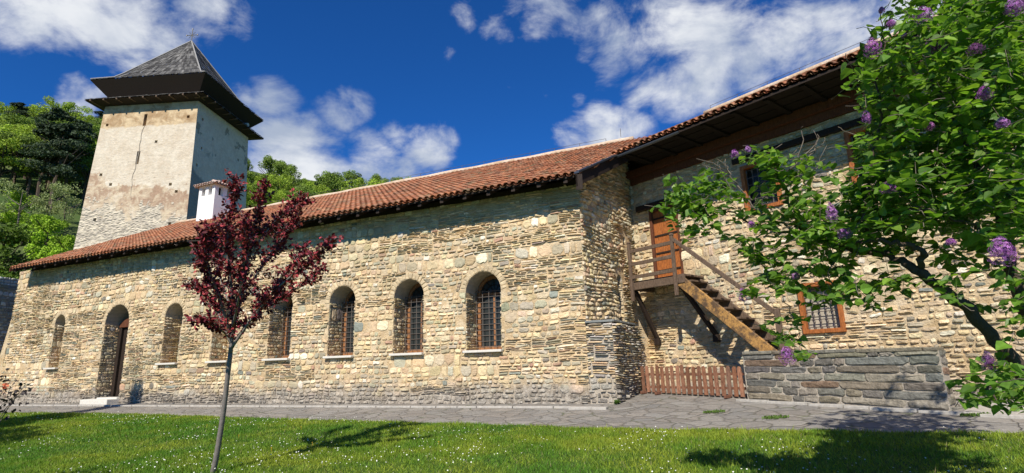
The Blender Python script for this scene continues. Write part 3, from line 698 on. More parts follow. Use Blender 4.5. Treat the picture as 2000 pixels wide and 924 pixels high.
# ------------------------------------------------------------------ residential wing
wing = empty('residential_wing', HB(4, 0, .1), 'two storey stone wing on the right with upper door, wooden framed windows and deep eaves', 'building')
WL = 11.0
def fB(u, v, h): u, v, h = [np.asarray(a, float) for a in (u, v, h)]; return Cn+eB*(u-.0)[..., None]+nB*h[..., None]+Z*v[..., None]
bh = [dict(uc=1.01, w=.86, v0=2.80, vs=4.62, arch=False, dep=.16, kind='door'), dict(uc=3.60, w=.80, v0=3.96, vs=4.98, arch=False, dep=.2, kind='win'),
      dict(uc=5.78, w=.84, v0=4.03, vs=5.02, arch=False, dep=.2, kind='win'), dict(uc=4.24, w=.76, v0=1.28, vs=2.2, arch=False, dep=.14, kind='low'), dict(uc=7.25, w=.84, v0=4.03, vs=5.02, arch=False, dep=.2, kind='win'), dict(uc=9.2, w=.84, v0=4.03, vs=5.02, arch=False, dep=.2, kind='win')]
# openings must not overlap in plan for the mortar sheet: nudge
bh[3]['uc'] = 4.42; bh[1]['uc'] = 3.59
wall_part('front_wall', fB, WL, -.4, 5.81, sorted(bh, key=lambda o: o['uc']), wing, 61, mats=[M_stone, M_mortar, M_plaster_in], thin=.20, big=.2, gap=(.008, .026), relief=(.010, .034), drop=.09)
bw = MB(); bw.box(HB(-3.5, -9.5, -.4), eB*14.5, nB*.2, Z*6.2); bw.box(HB(WL, -9.5, -.4), eB*.02, nB*9.48, Z*6.2); bw.box(HB(-3.5, -9.5, -.4), eB*.02, nB*5, Z*6.2); bw.build('rear_wall', M_mortar, wing)
for o in bh:
    uc, w_, v0, v1 = o['uc'], o['w'], o['v0'], o['vs']; dp = o['dep']
    if o['kind'] == 'door':
        d = MB()
        for q in range(6): d.cbox(HB(uc-w_/2+.09+q*(w_-.18)/5, -.09+.002*(q % 2), (v0+v1)/2), eB, nB, Z, (w_-.18)/5-.006, .05, v1-v0-.06, bev=.004)
        do = d.build('door', M_orange, wing)
        for z in np.linspace(v0+.22, v1-.25, 4): b_ = MB(); b_.cbox(HB(uc, -.058, z), eB, nB, Z, w_-.16, .02, .045); b_.build('strap_hinge', M_dark, do)
        kn = MB(); kn.tube([HB(uc+.3, -.06, v0+.85), HB(uc+.3, .0, v0+.85)], .018, 8); kn.build('handle', M_iron, do)
        f = MB()
        for sd in (-1, 1): f.cbox(HB(uc+sd*(w_/2-.03), -.05, (v0+v1)/2), eB, nB, Z, .07, .12, v1-v0, bev=.006)
        f.cbox(HB(uc, -.048, v1-.03), eB, nB, Z, w_-.14, .12, .06); f.build('door_frame', M_redwood, wing)
        li = MB(); li.cbox(HB(uc-.02, .03, v1+.09), eB, nB, Z, w_+.62, .18, .14, bev=.01); li.build('lintel', M_dark, wing)
    else:
        f = MB(); t_ = .08
        pr = .03
        for sd in (-1, 1): f.cbox(HB(uc+sd*(w_/2-.03), -.04+pr, (v0+v1)/2), eB, nB, Z, t_, .14, v1-v0+.06, bev=.006)
        for z in (v0+.01, v1-.01): f.cbox(HB(uc, -.038+pr, z), eB, nB, Z, w_-.12, .14, t_, bev=.006)
        fo = f.build('window', M_orange, wing)
        if o['kind'] == 'low':
            for q in (): pass
        g = MB(); g.box(HB(uc-w_/2, -dp+.02, v0), eB*w_, -nB*.03, Z*(v1-v0)); g.build('pane', M_glass if o['kind'] != 'low' else M_plaster_in, fo)
        gr = MB(); nx_ = 6
        for q in range(nx_):
            x = uc-w_/2+.08+(w_-.16)*q/(nx_-1); zz = np.linspace(v0+.03, v1-.03, 22); gr.tube([HB(x, -.05, z) for z in zz], [.008+.012*(i % 3 == 1) for i in range(22)], 6)
        for q in range(6): z = v0+.09+(v1-v0-.18)*q/5; gr.tube([HB(uc-w_/2+.03, -.035, z), HB(uc+w_/2-.03, -.035, z)], .008, 5)
        gr.build('grille', M_iron, fo)
lb = MB(); lb.cbox(HB(4.72, .02, 5.17), eB, nB, Z, 3.4, .12, .13, bev=.01); lb.build('lintel', M_dark, wing)
bs = math.hypot(1, BP); bB = (-nB+Z*BP)/bs; nBn = (nB*BP+Z)/bs; BSL = 4.5*bs
dat = []
def keepB(q):
    u, D = uof(q), Dof(q)
    hz = EV_Z+(D-EV_D)*ROOF_P if D < RG_D else RGZ-(D-RG_D)*ROOF_P
    if u < vD(D)-.05 or D > EV_D+3.0: return q[2] > hz-.03
    return True
s_cross = None
# where the eave of the wing meets the barge of the hall
dB2 = (a1-a0)[:2]; Mx = np.array([[eB[0], -dB2[0]], [eB[1], -dB2[1]]]); rhs = (a0-(Cn+nB*BOV))[:2]; sc = np.linalg.solve(Mx, rhs); s_cross = sc[0]
tiles(dat, Cn+nB*BOV+Z*BEZ, eB, bB, nBn, s_cross-.1, 11.5, BSL, keepB, seed=9)
dat2 = []; tiles(dat2, Cn+nB*BOV+Z*BEZ, eB, bB, nBn, s_cross-.1-6*.175, s_cross-.1, BSL, lambda q: q[2] > (EV_Z+(Dof(q)-EV_D)*ROOF_P if Dof(q) < RG_D else RGZ-(Dof(q)-RG_D)*ROOF_P)-.03 and DBof(q) > BD0+.9, seed=10)
roofB = simple('roof', dat+dat2, M_tile, wing)
ub = MB(); s0 = s_cross-.05
e0 = HB(s0, BOV-.02, BEZ-.05); e1 = HB(11.4, BOV-.02, BEZ-.05); r1 = HB(11.4, BOV-4.5, BEZ+4.5*BP-.05); r00 = HB(s0, BOV-4.5, BEZ+4.5*BP-.05)
ub.add([e0, e1, r1, r00, e0-Z*.05, e1-Z*.05, r1-Z*.05, r00-Z*.05], [(0,3,2,1),(4,5,6,7),(0,1,5,4),(1,2,6,5),(2,3,7,6),(3,0,4,7)])
ub.add([r00, r1, HB(11.4, BOV-10.9, BEZ-.3), HB(s0, BOV-10.9, BEZ-.3)], [(0,1,2,3)])
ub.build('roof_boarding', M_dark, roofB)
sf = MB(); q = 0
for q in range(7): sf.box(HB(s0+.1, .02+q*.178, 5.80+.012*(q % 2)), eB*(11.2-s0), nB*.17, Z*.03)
sf.build('soffit_boards', M_eave_shade, roofB)
pl = MB(); pl.box(HB(s0-.6, .01, 5.60), eB*(11.5-s0), nB*.16, Z*.19); pl.box(HB(s0-.5, .01, 5.42), eB*(11.4-s0), nB*.07, Z*.17); pl.build('wall_plate', M_redwood, wing)
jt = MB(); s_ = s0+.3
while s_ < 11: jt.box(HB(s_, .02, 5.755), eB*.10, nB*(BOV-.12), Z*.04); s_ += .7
jt.build('eave_joists', M_eave_shade, roofB)
gt = MB(); gt.tube([HB(s0, BOV-.02, BEZ-.09), HB(s0+1.9, BOV-.02, BEZ-.09)], .035, 8); gt.build('gutter_pipe', bpy.data.materials['zinc_flashing'], roofB)
rb = MB(); rb.tube([HB(s, BOV-4.5, BEZ+4.5*BP+.08) for s in np.linspace(s0, 11.4, 30)], .10, 8); rb.build('ridge_capping', M_ridge, roofB, smooth=True)
lw = MB(); pts = []
for s in np.arange(s0+.2, 11, .9): lw.tube([HB(s, BOV-4.5, BEZ+4.5*BP+.15), HB(s, BOV-4.5, BEZ+4.5*BP+.28)], .008, 4); pts.append(HB(s, BOV-4.5, BEZ+4.5*BP+.28))
lw.tube(pts, .006, 4); lw.build('lightning_wire', M_iron, wing)
adopt(wing)

# ------------------------------------------------------------------ wooden staircase
OFF = .80; DZ = 2.68
stair = empty('wooden_staircase', HB(2, .5, .15), 'weathered wooden outside stair with railed landing climbing to the upper door', 'staircase')
dk = MB()
for q in range(6): dk.cbox(HB(1.22, .08+q*.135, DZ), eB, nB, Z, 1.52, .128, .045, bev=.005)
dk.cbox(HB(1.22, OFF+.02, DZ-.10), eB, nB, Z, 1.56, .06, .17, bev=.008)
for s in (.52, 1.80): dk.cbox(HB(s, .4, DZ-.12), eB, nB, Z, .10, .95, .12, bev=.008)
dk.build('landing', M_weather, stair)
for s, top in ((.56, 3.64), (1.80, 3.60)):
    p_ = MB(); p_.cbox(HB(s, OFF+.09, (2.22+top)/2), eB, nB, Z, .075, .075, top-2.22, bev=.01); p_.cbox(HB(s, OFF+.09, top+.015), eB, nB, Z, .10, .10, .06, bev=.02); p_.build('post', M_weather, stair)
for z in (3.44, 3.12, 2.80):
    r_ = MB(); r_.cbox(HB(1.18, OFF+.08, z), eB, nB, Z, 1.18, .035, .085, bev=.005); r_.build('rail', M_weather, stair)
S0, Z0, S1, Z1 = 1.86, 2.56, 4.42, .26
sv = HB(S1, 0, Z1)-HB(S0, 0, Z0); svn = sv/np.linalg.norm(sv); sup = np.cross(nB, svn); sup = sup if sup[2] > 0 else -sup
for o_ in (OFF, .12):
    st = MB(); st.cbox((HB(S0, o_, Z0)+HB(S1, o_, Z1))/2, svn, nB, sup, np.linalg.norm(sv)+.1, .06, .24, bev=.01); st.build('stringer', M_string if o_ == OFF else M_weather, stair)
for q in range(10):
    f = (q+.6)/10.2; c = HB(S0, 0, Z0)+(HB(S1, 0, Z1)-HB(S0, 0, Z0))*f; tr = MB(); tr.cbox(c+nB*(OFF+.12)/2+Z*.10, eB, nB, Z, .27, OFF-.16, .04, bev=.005); tr.build('tread', M_weather, stair)
hr = MB(); hv0 = HB(1.84, OFF+.09, 3.50); hv1 = HB(3.98, OFF+.09, 1.62); dv_ = (hv1-hv0)/np.linalg.norm(hv1-hv0); hu = np.cross(nB, dv_); hr.cbox((hv0+hv1)/2, dv_, nB, hu, np.linalg.norm(hv1-hv0), .05, .085, bev=.008); hr.build('handrail', M_weather, stair)
np_ = MB(); np_.cbox(HB(3.98, OFF+.09, .95), eB, nB, Z, .10, .08, 1.55, bev=.01); np_.build('newel_post', M_weather, stair)
for (s, s2) in ((.52, .56), (1.80, 2.16)):
    b_ = MB(); a_ = HB(s, OFF-.05, DZ-.16); c_ = HB(s2, .07, 1.34); dd = (c_-a_)/np.linalg.norm(c_-a_); ux = np.cross(dd, eB); b_.cbox((a_+c_)/2, dd, eB, ux, np.linalg.norm(c_-a_), .09, .10, bev=.01); b_.build('bracket', M_dark, stair)
    b_ = MB(); b_.cbox(HB(s2, .07, 1.27), eB, nB, Z, .13, .14, .16, bev=.01); b_.build('bracket_foot', M_dark, stair)
adopt(stair)

# ------------------------------------------------------------------ low dressed slate wall
SWL, SWR, SWO = 3.35, 6.46, 1.2
sw = empty('low_stone_wall', HB(4.9, 1.1, .12), 'low grey slate wall of long flat blocks at the foot of the stair', 'wall')
GP = np.array([1.1, 1.0, .88])*np.array([[.125,.13,.125],[.155,.16,.145],[.16,.145,.12],[.20,.20,.175],[.135,.145,.145],[.18,.13,.10],[.165,.16,.13],[.22,.22,.195]])
rects = []; r_ = np.random.default_rng(5); v = -.11; L_ = SWR-SWL
hs = [.12, .125, .12, .13, .12, .13, .105]; 
for hgt in hs:
    u = 0
    while u < L_-.05:
        l = r_.choice([r_.uniform(.16, .34), r_.uniform(.45, .95)], p=[.45, .55])
        if L_-(u+l) < .16: l = L_-u
        rects.append((u, u+l, v, v+hgt)); u += l
    v += hgt
HT = v
def fSW(u, v, h):
    u, v, h = [np.asarray(a, float) for a in (u, v, h)]; q = Cn+eB*(SWL+u)[..., None]+nB*(SWO+h)[..., None]; return q+Z*(v+.155-.03*u*(1-v)-.03*u/L_*v)[..., None]
pts, qf, tf, cols = stones_mesh(np.array(rects), fSW, L_, -.11, HT, (), relief=(.02, .035), pal=GP, pw=np.ones(8)/8, seed=14, warp=.014, gap=(.003, .006), drop=0, rough_y=.14)
M_slate = material('slate_block', attr=True, rough=.65, bump=[(50, .7, .012), (11, .9, .035)], var=.4, vscale=14)
mesh_obj('stone_facing', pts, [tuple(x) for x in qf.tolist()]+[tuple(x) for x in tf.tolist()], M_slate, sw, cols)
pts2, qf2, tf2, cols2 = stones_mesh(np.array([(0, .3, a, a+.12) for a in np.arange(-.11, HT-.05, .13)]), lambda u, v, h: fSW(L_+0*u+h, v, -u), .3, -.11, HT, (), relief=(.02, .03), pal=GP, pw=np.ones(8)/8, seed=15)
mesh_obj('wall_end', pts2, [tuple(x) for x in qf2.tolist()]+[tuple(x) for x in tf2.tolist()], M_slate, sw, cols2)
core = MB(); g = np.array([(0, -.11), (L_, -.11), (L_, HT), (0, HT)]); a_ = fSW(g[:, 0], g[:, 1], 0*g[:, 0]+.004); b_ = fSW(g[:, 0], g[:, 1], 0*g[:, 0]-.30); core.add(list(a_)+list(b_), [(0,1,2,3),(4,7,6,5),(0,4,5,1),(1,5,6,2),(2,6,7,3),(3,7,4,0)]); core.build('mortar_core', M_mortar_grey, sw)
tp = MB(); u = 0
while u < L_-.1:
    l = min(r_.uniform(.4, .95), L_-u); c = fSW(np.array(u+l/2), np.array(HT+.02), np.array(-.14)); tp.cbox(c, eB, nB, Z, l-.015, .36, .06, col=tuple(GP[r_.integers(8)]), bev=.012); u += l
tp.build('cap_stones', M_slate, sw)
adopt(sw)
# ------------------------------------------------------------------ picket fence
fence = empty('picket_fence', HB(2.1, 1.02, .2), 'low reddish brown picket fence with rounded tops beside the slate wall', 'fence')
for i in range(20):
    s = .80+i*(3.30-.80)/19; b_ = MB(); hgt = .56+random.uniform(-.015, .015)+.02*(i in (8, 11, 12, 15)); w_ = .066; tl = random.uniform(-.03, .03); base = HB(s, 1.05, 0); base[2] = gz0(*base[:2])+.03
    ax = eB*math.cos(tl)+Z*math.sin(tl); az = Z*math.cos(tl)-eB*math.sin(tl)
    prof = [(-w_, 0), (w_, 0), (w_, hgt-.05), (w_*1.0, hgt-.03), (w_*.7, hgt), (0, hgt+.014), (-w_*.7, hgt), (-w_, hgt-.03), (-w_, hgt-.05)]
    prof = [(x*.62, y) for x, y in prof]; V = [base+ax*x+az*y for x, y in prof]+[base+ax*x+az*y-nB*.02 for x, y in prof]; n = len(prof)
    c = np.array([.22, .10, .055])*random.uniform(.7, 1.35)+np.array([.05, .045, .04])*random.random()
    b_.add(V, [tuple(range(n)), tuple(reversed(range(n, 2*n)))]+[(k, k+n, (k+1) % n+n, (k+1) % n) for k in range(n)], col=tuple(c)); b_.build('picket', M_fence, fence)
for z in (.16, .43):
    b_ = MB(); c = HB(2.05, 1.02, 0); c[2] = gz0(*c[:2])+z; b_.cbox(c, eB, nB, Z, 2.55, .02, .05, col=(.17, .08, .05)); b_.build('rail', M_fence, fence)
for s in (.86, 1.25, 2.9):
    b_ = MB(); c = HB(s, 1.14, 0); c[2] = gz0(*c[:2])+.03; b_.cbox(c, nB, eB, Z, .2, .05, .06, col=(.17, .08, .05), bev=.008); b_.build('foot', M_fence, fence)
adopt(fence)

# ------------------------------------------------------------------ tower
tower = empty('defence_tower', (-23.3, 36, 0), 'tall square plastered stone tower with a grey shingled pyramid roof', 'tower')
TC = np.array([-23.31, 36., 0]); th_ = R(-3.93); t1 = np.array([math.cos(th_), math.sin(th_), 0]); t2 = np.array([-math.sin(th_), math.cos(th_), 0]); ASP = .93
def tq(x, y, z): return TC+t1*x+t2*y+Z*z
def f_tower(t, pos, c, p):
    sx = t.node('ShaderNodeSeparateXYZ', {0: pos}); z = sx.outputs[2]
    n1 = t.noise(pos, .35, 5, .6); n2 = t.noise(pos, 1.3, 6, .65, .5)
    cream = t.mix(t.ramp(n2, .3, .7), (.54, .455, .34), (.64, .57, .45))
    tan = t.mix(t.ramp(n2, .38, .62), (.36, .24, .13), (.58, .45, .28))
    brown = t.mix(t.ramp(n2, .4, .6), (.36, .24, .16), (.56, .46, .32)); brown = t.mix(t.ramp(t.noise(pos, .8, 5, .7), .55, .65, 0, .8), brown, (.62, .53, .40))
    v = t.node('ShaderNodeTexVoronoi', {'Scale': 4.2, 'Randomness': 1.0}); t.l.new(t.scalev(pos, (1, 1, 2.3)), v.inputs['Vector'])
    vc = t.node('ShaderNodeSeparateColor', {0: v.outputs['Color']}).outputs[0]
    ston = t.mix(vc, (.34, .30, .24), (.66, .58, .44))
    zz = t.math('ADD', z, t.math('MULTIPLY', t.math('SUBTRACT', n1, .5), 5.5)); zz = t.math('ADD', zz, t.math('MULTIPLY', t.math('SUBTRACT', n2, .5), 2.2))
    top = t.ramp(t.math('ADD', z, t.math('MULTIPLY', n2, .8)), 17.0, 17.15)
    c = t.mix(top, cream, tan)
    c = t.mix(t.ramp(zz, 12.75, 12.5), c, brown)
    stf = t.ramp(t.math('ADD', zz, t.math('MULTIPLY', t.math('SUBTRACT', n2, .5), 3)), 10.9, 10.5)
    c = t.mix(stf, c, ston)
    sm = t.math('MULTIPLY', t.ramp(t.noise(t.scalev(pos, (1, 1, 5)), 2.6, 4, .6), .60, .68), t.ramp(z, 17, 13)); c = t.mix(t.math('MULTIPLY', sm, .6), c, (.26, .2, .14))
    h = t.math('ADD', t.math('MULTIPLY', t.math('MULTIPLY', stf, t.ramp(v.outputs['Distance'], .1, .6, 1, 0)), .9), t.math('MULTIPLY', t.noise(t.scalev(pos, (1, 1, 1.7)), 2.1, 7, .72), .75))
    b = t.node('ShaderNodeBump', {'Strength': .6, 'Distance': .16, 'Height': h}); t.l.new(b.outputs[0], p.inputs['Normal'])
    return c
M_tower = material('tower_plaster', fn=f_tower, var=.12, vscale=6)
def f_side(t, pos, c, p):
    z = t.node('ShaderNodeSeparateXYZ', {0: pos}); y = z.outputs[1]; z = z.outputs[2]
    n1 = t.noise(pos, .5, 5, .6); n2 = t.noise(pos, 1.6, 6, .65, .4)
    pl_ = t.mix(t.ramp(n2, .35, .65), (.80, .63, .47), (.88, .73, .57))
    ru = t.mix(t.noise(t.scalev(pos, (1, 1, 3.5)), 3, 6, .7), (.26, .22, .18), (.52, .46, .38))
    zz = t.math('ADD', t.math('ADD', z, t.math('MULTIPLY', n1, 2.2)), t.math('MULTIPLY', t.math('SUBTRACT', y, 33), .35))
    c = t.mix(t.ramp(zz, 14.7, 14.4), pl_, ru)
    pt = t.ramp(t.noise(pos, .9, 4, .6), .58, .62); c = t.mix(t.math('MULTIPLY', pt, t.ramp(z, 14.5, 15.5)), c, (.42, .35, .26))
    b = t.node('ShaderNodeBump', {'Strength': .6, 'Distance': .15, 'Height': t.noise(t.scalev(pos, (1, 1, 3)), 3.5, 6, .7)}); t.l.new(b.outputs[0], p.inputs['Normal'])
    return c
M_side = material('tower_side_render', fn=f_side, var=.12, vscale=6)
hb, ht, zb, ztp = 3.9, 3.22, -1, 18.5
def face_pt(x, z, side='f'):
    h = hb+(ht-hb)*(z-zb)/(ztp-zb)
    return (tq(x*h, -h*ASP, z), t1, t2) if side == 'f' else (tq(h, x*h*ASP, z), t2, -t1)
def pierced(mb, side, slots, mi):
    """a tower face as a grid of quads with real recesses let into it"""
    xs_ = sorted({-1., 1.} | {round(x+sg*w_/2/3.4, 4) for x, z, w_, h in slots for sg in (-1, 1)}); zs_ = sorted({zb, ztp} | {round(z+sg*h/2, 4) for x, z, w_, h in slots for sg in (-1, 1)})
    for xa, xb in zip(xs_[:-1], xs_[1:]):
        for za, zc in zip(zs_[:-1], zs_[1:]):
            xm, zm = (xa+xb)/2, (za+zc)/2; q = [face_pt(xa, za, side)[0], face_pt(xb, za, side)[0], face_pt(xb, zc, side)[0], face_pt(xa, zc, side)[0]]
            if any(abs(xm-x) < w_/2/3.4 and abs(zm-z) < h/2 for x, z, w_, h in slots): continue
            mb.add(q, [(0, 1, 2, 3)], mi=mi)
    for x, z, w_, h in slots:
        xa, xb, za, zc = x-w_/6.8, x+w_/6.8, z-h/2, z+h/2; q = [face_pt(a, b, side)[0] for a, b in ((xa, za), (xb, za), (xb, zc), (xa, zc))]; n_ = face_pt(x, z, side)[2]; b = [p_+n_*.45 for p_ in q]
        mb.add(q+b, [(0, 4, 5, 1), (1, 5, 6, 2), (2, 6, 7, 3), (3, 7, 4, 0), (4, 7, 6, 5)], mi=mi)
tw = MB(); V = []
for (h, z) in ((hb, zb), (ht, ztp)): V += [tq(-h, -h*ASP, z), tq(h, -h*ASP, z), tq(h, h*ASP, z), tq(-h, h*ASP, z)]
tw.add(V, [(2,3,7,6),(3,0,4,7),(4,5,6,7),(0,3,2,1)])
pierced(tw, 'f', [(-.08, 17.1, .22, .85), (-.10, 14.45, .22, .9)]+[(x, z, .19, .19) for x, z in ((-.87, 16.9), (.82, 17.15), (.22, 15.5), (-.78, 13.4), (.62, 12.5), (.75, 12.0), (-.72, 10.4), (.7, 9.9), (.48, 8.2), (-.55, 12.7))], 0)
pierced(tw, 's', [(x, z, .2, .2) for x, z in ((-.8, 17.2), (-.75, 15.2), (-.85, 13.9), (.6, 16.0), (.55, 14.5), (-.3, 12.2), (.8, 12.6))], 1)
two = tw.build('tower_wall', [M_tower, M_side], tower)
# window slits are lined dark by their own depth; a dim core keeps daylight out
ck = MB(); V = []   # crack between the slits
pc = []
for z in np.linspace(16.7, 11.6, 16): x = -.10+.018*math.sin(z*2.3)+.012*math.sin(z*6.1)-(.02 if z < 15 else -.01); p_, a, n_ = face_pt(x, z); pc.append(p_-n_*.012)
ck.tube(pc, [.03*(1-abs(i-5)/14) for i in range(16)], 4); ck.build('crack', M_mortar_grey, tower)
def hipped(levels):
    out = []
    for (a, za), (b, zb_) in zip(levels[:-1], levels[1:]): out.append((a, za, b, zb_))
    return out
SH = np.array([[.07,.068,.064],[.10,.097,.09],[.04,.038,.036],[.14,.135,.125]])
def shingle_roof(name, levels, parent):
    r_ = np.random.default_rng(3); V = []; F = []; C_ = []; n = 0
    for fx in range(4):
        ax = [t1, t2, -t1, -t2][fx]; nx2 = [-t2, t1, t2, -t1][fx]; ka = 1 if fx % 2 == 0 else ASP; kn = ASP if fx % 2 == 0 else 1
        for (a, za), (b, zb_) in zip(levels[:-1], levels[1:]):
            rows = max(1, int(math.hypot(a-b, za-zb_)/.40))
            for j in range(rows):
                f0 = j/rows; f1 = min(1, (j+1.25)/rows); h0 = a+(b-a)*f0; h1 = a+(b-a)*f1; z0_ = za+(zb_-za)*f0; z1_ = za+(zb_-za)*f1
                x = -h0*ka
                while x < h0*ka-.01:
                    w_ = r_.uniform(.11, .2); x2 = min(x+w_, h0*ka); sc1 = h1/h0 if h0 > 1e-3 else 0; lift = r_.uniform(.04, .09)
                    dz = r_.uniform(-.04, .02)
                    q = [TC+ax*(x+.006)+nx2*(h0*kn+.0)+Z*(z0_+lift+dz*.4), TC+ax*(x2-.006)+nx2*(h0*kn)+Z*(z0_+lift+dz*.4), TC+ax*(x2*sc1)+nx2*(h1*kn)+Z*(z1_+.01), TC+ax*(x*sc1)+nx2*(h1*kn)+Z*(z1_+.01)]
                    V += q+[q[0]-Z*.03, q[1]-Z*.03]; F += [(n, n+1, n+2, n+3), (n+4, n+5, n+1, n)]; c = SH[r_.integers(4)]*r_.uniform(.7, 1.3); C_ += [c]*6; n += 6; x = x2
    return mesh_obj(name, np.array(V), F, M_shingle, parent, np.array(C_))
def soffit(name, levels, parent, m):
    b_ = MB()
    for (a, za), (b, zb_) in zip(levels[:-1], levels[1:]):
        V = []
        for (h, z) in ((a, za), (b, zb_)): V += [tq(-h, -h*ASP, z), tq(h, -h*ASP, z), tq(h, h*ASP, z), tq(-h, h*ASP, z)]
        b_.add(V, [(0,1,5,4),(1,2,6,5),(2,3,7,6),(3,0,4,7)])
    return b_.build(name, m, parent)
rf = shingle_roof('roof', [(3.95, 19.9), (3.05, 20.45), (2.7, 20.9), (.03, 24.75)], tower)
soffit('eave_underside', [(3.95, 19.87), (3.2, 18.95), (3.15, 18.4)], rf, M_dark)
sk = shingle_roof('skirt_roof', [(4.05, 18.42), (3.18, 18.86)], tower)
soffit('skirt_underside', [(4.05, 18.38), (3.2, 18.25)], sk, M_dark)
rt = MB()
for k in range(9):
    x = -3.6+k*.9; rt = MB(); rt.box(tq(x-.05, -4.1*ASP, 18.30), t1*.1, t2*.9, Z*.1); rt.build('rafter_end', M_weather, sk)
    rt = MB(); rt.box(tq(4.1, (x-.05)*ASP, 18.30), t2*.1, -t1*.9, Z*.1); rt.build('rafter_end', M_weather, sk)
hpr = MB()
for sx, sy in ((-1, -1), (1, -1), (1, 1), (-1, 1)): hpr.tube([tq(sx*h, sy*h*ASP, z+.06) for h, z in ((3.95, 19.9), (3.05, 20.45), (2.7, 20.9), (.03, 24.75))], .05, 5)
hpr.build('hip_boards', material('silver_wood', (.30, .29, .27)), rf)
cr_ = MB(); ct = tq(0, 0, 24.7); cr_.tube([ct, ct+Z*1.15], .03, 6); cr_.tube([ct+Z*.62-t1*.42, ct+Z*.62+t1*.42], .025, 5)
for a in (math.pi/4, 3*math.pi/4, -math.pi/4, -3*math.pi/4): cr_.tube([ct+Z*.62, ct+Z*.62+(t1*math.cos(a)+Z*math.sin(a))*.34], .018, 4)
for e in (t1*.42, -t1*.42, Z*.5): cr_.tube([ct+Z*.62+e-Z*.05, ct+Z*.62+e+Z*.05], .04, 5)
cr_.build('cross', material('cross_metal', (.22, .20, .17), .5, metallic=.5), rf)
adopt(tower)
lamp = MB(); lamp.tube([tq(3.3, 2.3, 19.0), tq(3.55, 2.3, 18.95)], [.12, .16], 10); lo = lamp.build('floodlight', M_sill, tower); lo.matrix_parent_inverse = Matrix.Translation(-tower.location)

# ------------------------------------------------------------------ foliage helpers
LEAF_V = np.array([(0,0,0),(-.30,.06,.07),(-.42,.34,.10),(-.24,.74,.05),(0,1.08,-.10),(.24,.74,.05),(.42,.34,.10),(.30,.06,.07),(0,.5,-.01)])
LEAF_F = np.array([(0,8,2,1),(8,4,3,2),(8,0,7,6),(4,8,6,5)])
OVAL_V = np.array([(0,0,0),(-.24,.35,.05),(-.18,.78,.03),(0,1.02,-.05),(.18,.78,.03),(.24,.35,.05)]); OVAL_F = np.array([(0,3,2,1),(0,5,4,3)])
QUAD_V = np.array([(-.5,-.35,0),(.45,-.5,.12),(.55,.4,0),(-.4,.5,-.12)]); QUAD_F = np.array([(0,1,2,3)])
def rotmats(tip, nrm):
    tip = tip/np.linalg.norm(tip, axis=1, keepdims=True); nrm = nrm-tip*(nrm*tip).sum(1, keepdims=True); nrm /= np.linalg.norm(nrm, axis=1, keepdims=True)+1e-9
    x = np.cross(tip, nrm); return np.stack([x, tip, nrm], -1)
def instmesh(name, TV, TF, pos, tip, nrm, scale, col, mat, parent=None):
    Rm = rotmats(tip, nrm); V = np.einsum('nij,kj->nki', Rm, TV)*scale[:, None, None]+pos[:, None, :]
    F = (TF[None]+(np.arange(len(pos))*len(TV))[:, None, None]).reshape(-1, TF.shape[1])
    return mesh_obj(name, V, F, mat, parent, np.repeat(col, len(TV), 0))
def catmull(pts, n=6):
    pts = [np.asarray(p, float) for p in pts]; P_ = [2*pts[0]-pts[1]]+pts+[2*pts[-1]-pts[-2]]; out = []
    for i in range(1, len(P_)-2):
        for k in range(n):
            t = k/n; a, b, c, d = P_[i-1:i+3]; out.append(.5*((2*b)+(-a+c)*t+(2*a-5*b+4*c-d)*t*t+(-a+3*b-3*c+d)*t**3))
    out.append(pts[-1]); return out

def at(px, py, dep): return CAM+ray(px, py)*dep

# ------------------------------------------------------------------ purple leaved plum sapling
pr = np.random.default_rng(21); T = 6.8
base = at(412, 950, T); base[2] = gz0(base[0], base[1])
plum = empty('purple_leaf_plum_tree', base, 'slender young purple leaved plum tree standing on the lawn', 'tree')
wd = MB()
tk = catmull([base-Z*.05, at(420, 905, T), at(428, 860, T), at(437, 800, T), at(444, 740, T), at(450, 690, T)], 4); wd.tube(tk, list(np.linspace(.036, .027, len(tk))), 9)
leaders = [ ([(450,690,0),(456,620,.05),(450,540,0),(444,460,-.1),(455,400,-.1),(460,352,-.1)], .026), ([(452,660,0),(475,560,.15),(490,470,.2),(505,410,.2),(518,362,.2)], .024),
 ([(452,680,0),(490,625,-.1),(540,565,-.25),(600,515,-.35),(648,476,-.4)], .02), ([(458,665,0),(510,605,.2),(570,570,.4),(628,528,.5)], .018), ([(450,670,0),(425,610,.15),(400,575,.2),(374,557,.3)], .015),
 ([(450,650,0),(424,570,-.25),(405,520,-.4),(400,480,-.5),(408,445,-.5)], .02), ([(488,500,.2),(530,440,.3),(570,405,.4),(596,393,.4)], .012), ([(470,580,0),(520,510,.5),(555,460,.7),(580,420,.8)], .014),
 ([(448,660,0),(425,640,-.3),(395,628,-.4)], .01), ([(455,640,0),(470,560,-.5),(480,480,-.7),(478,430,-.7)], .016), ([(450,600,0),(430,540,.5),(422,480,.6),(430,440,.6)], .014), ([(500,600,.1),(560,530,0),(600,490,.1)], .01)]
LP = []; LT = []
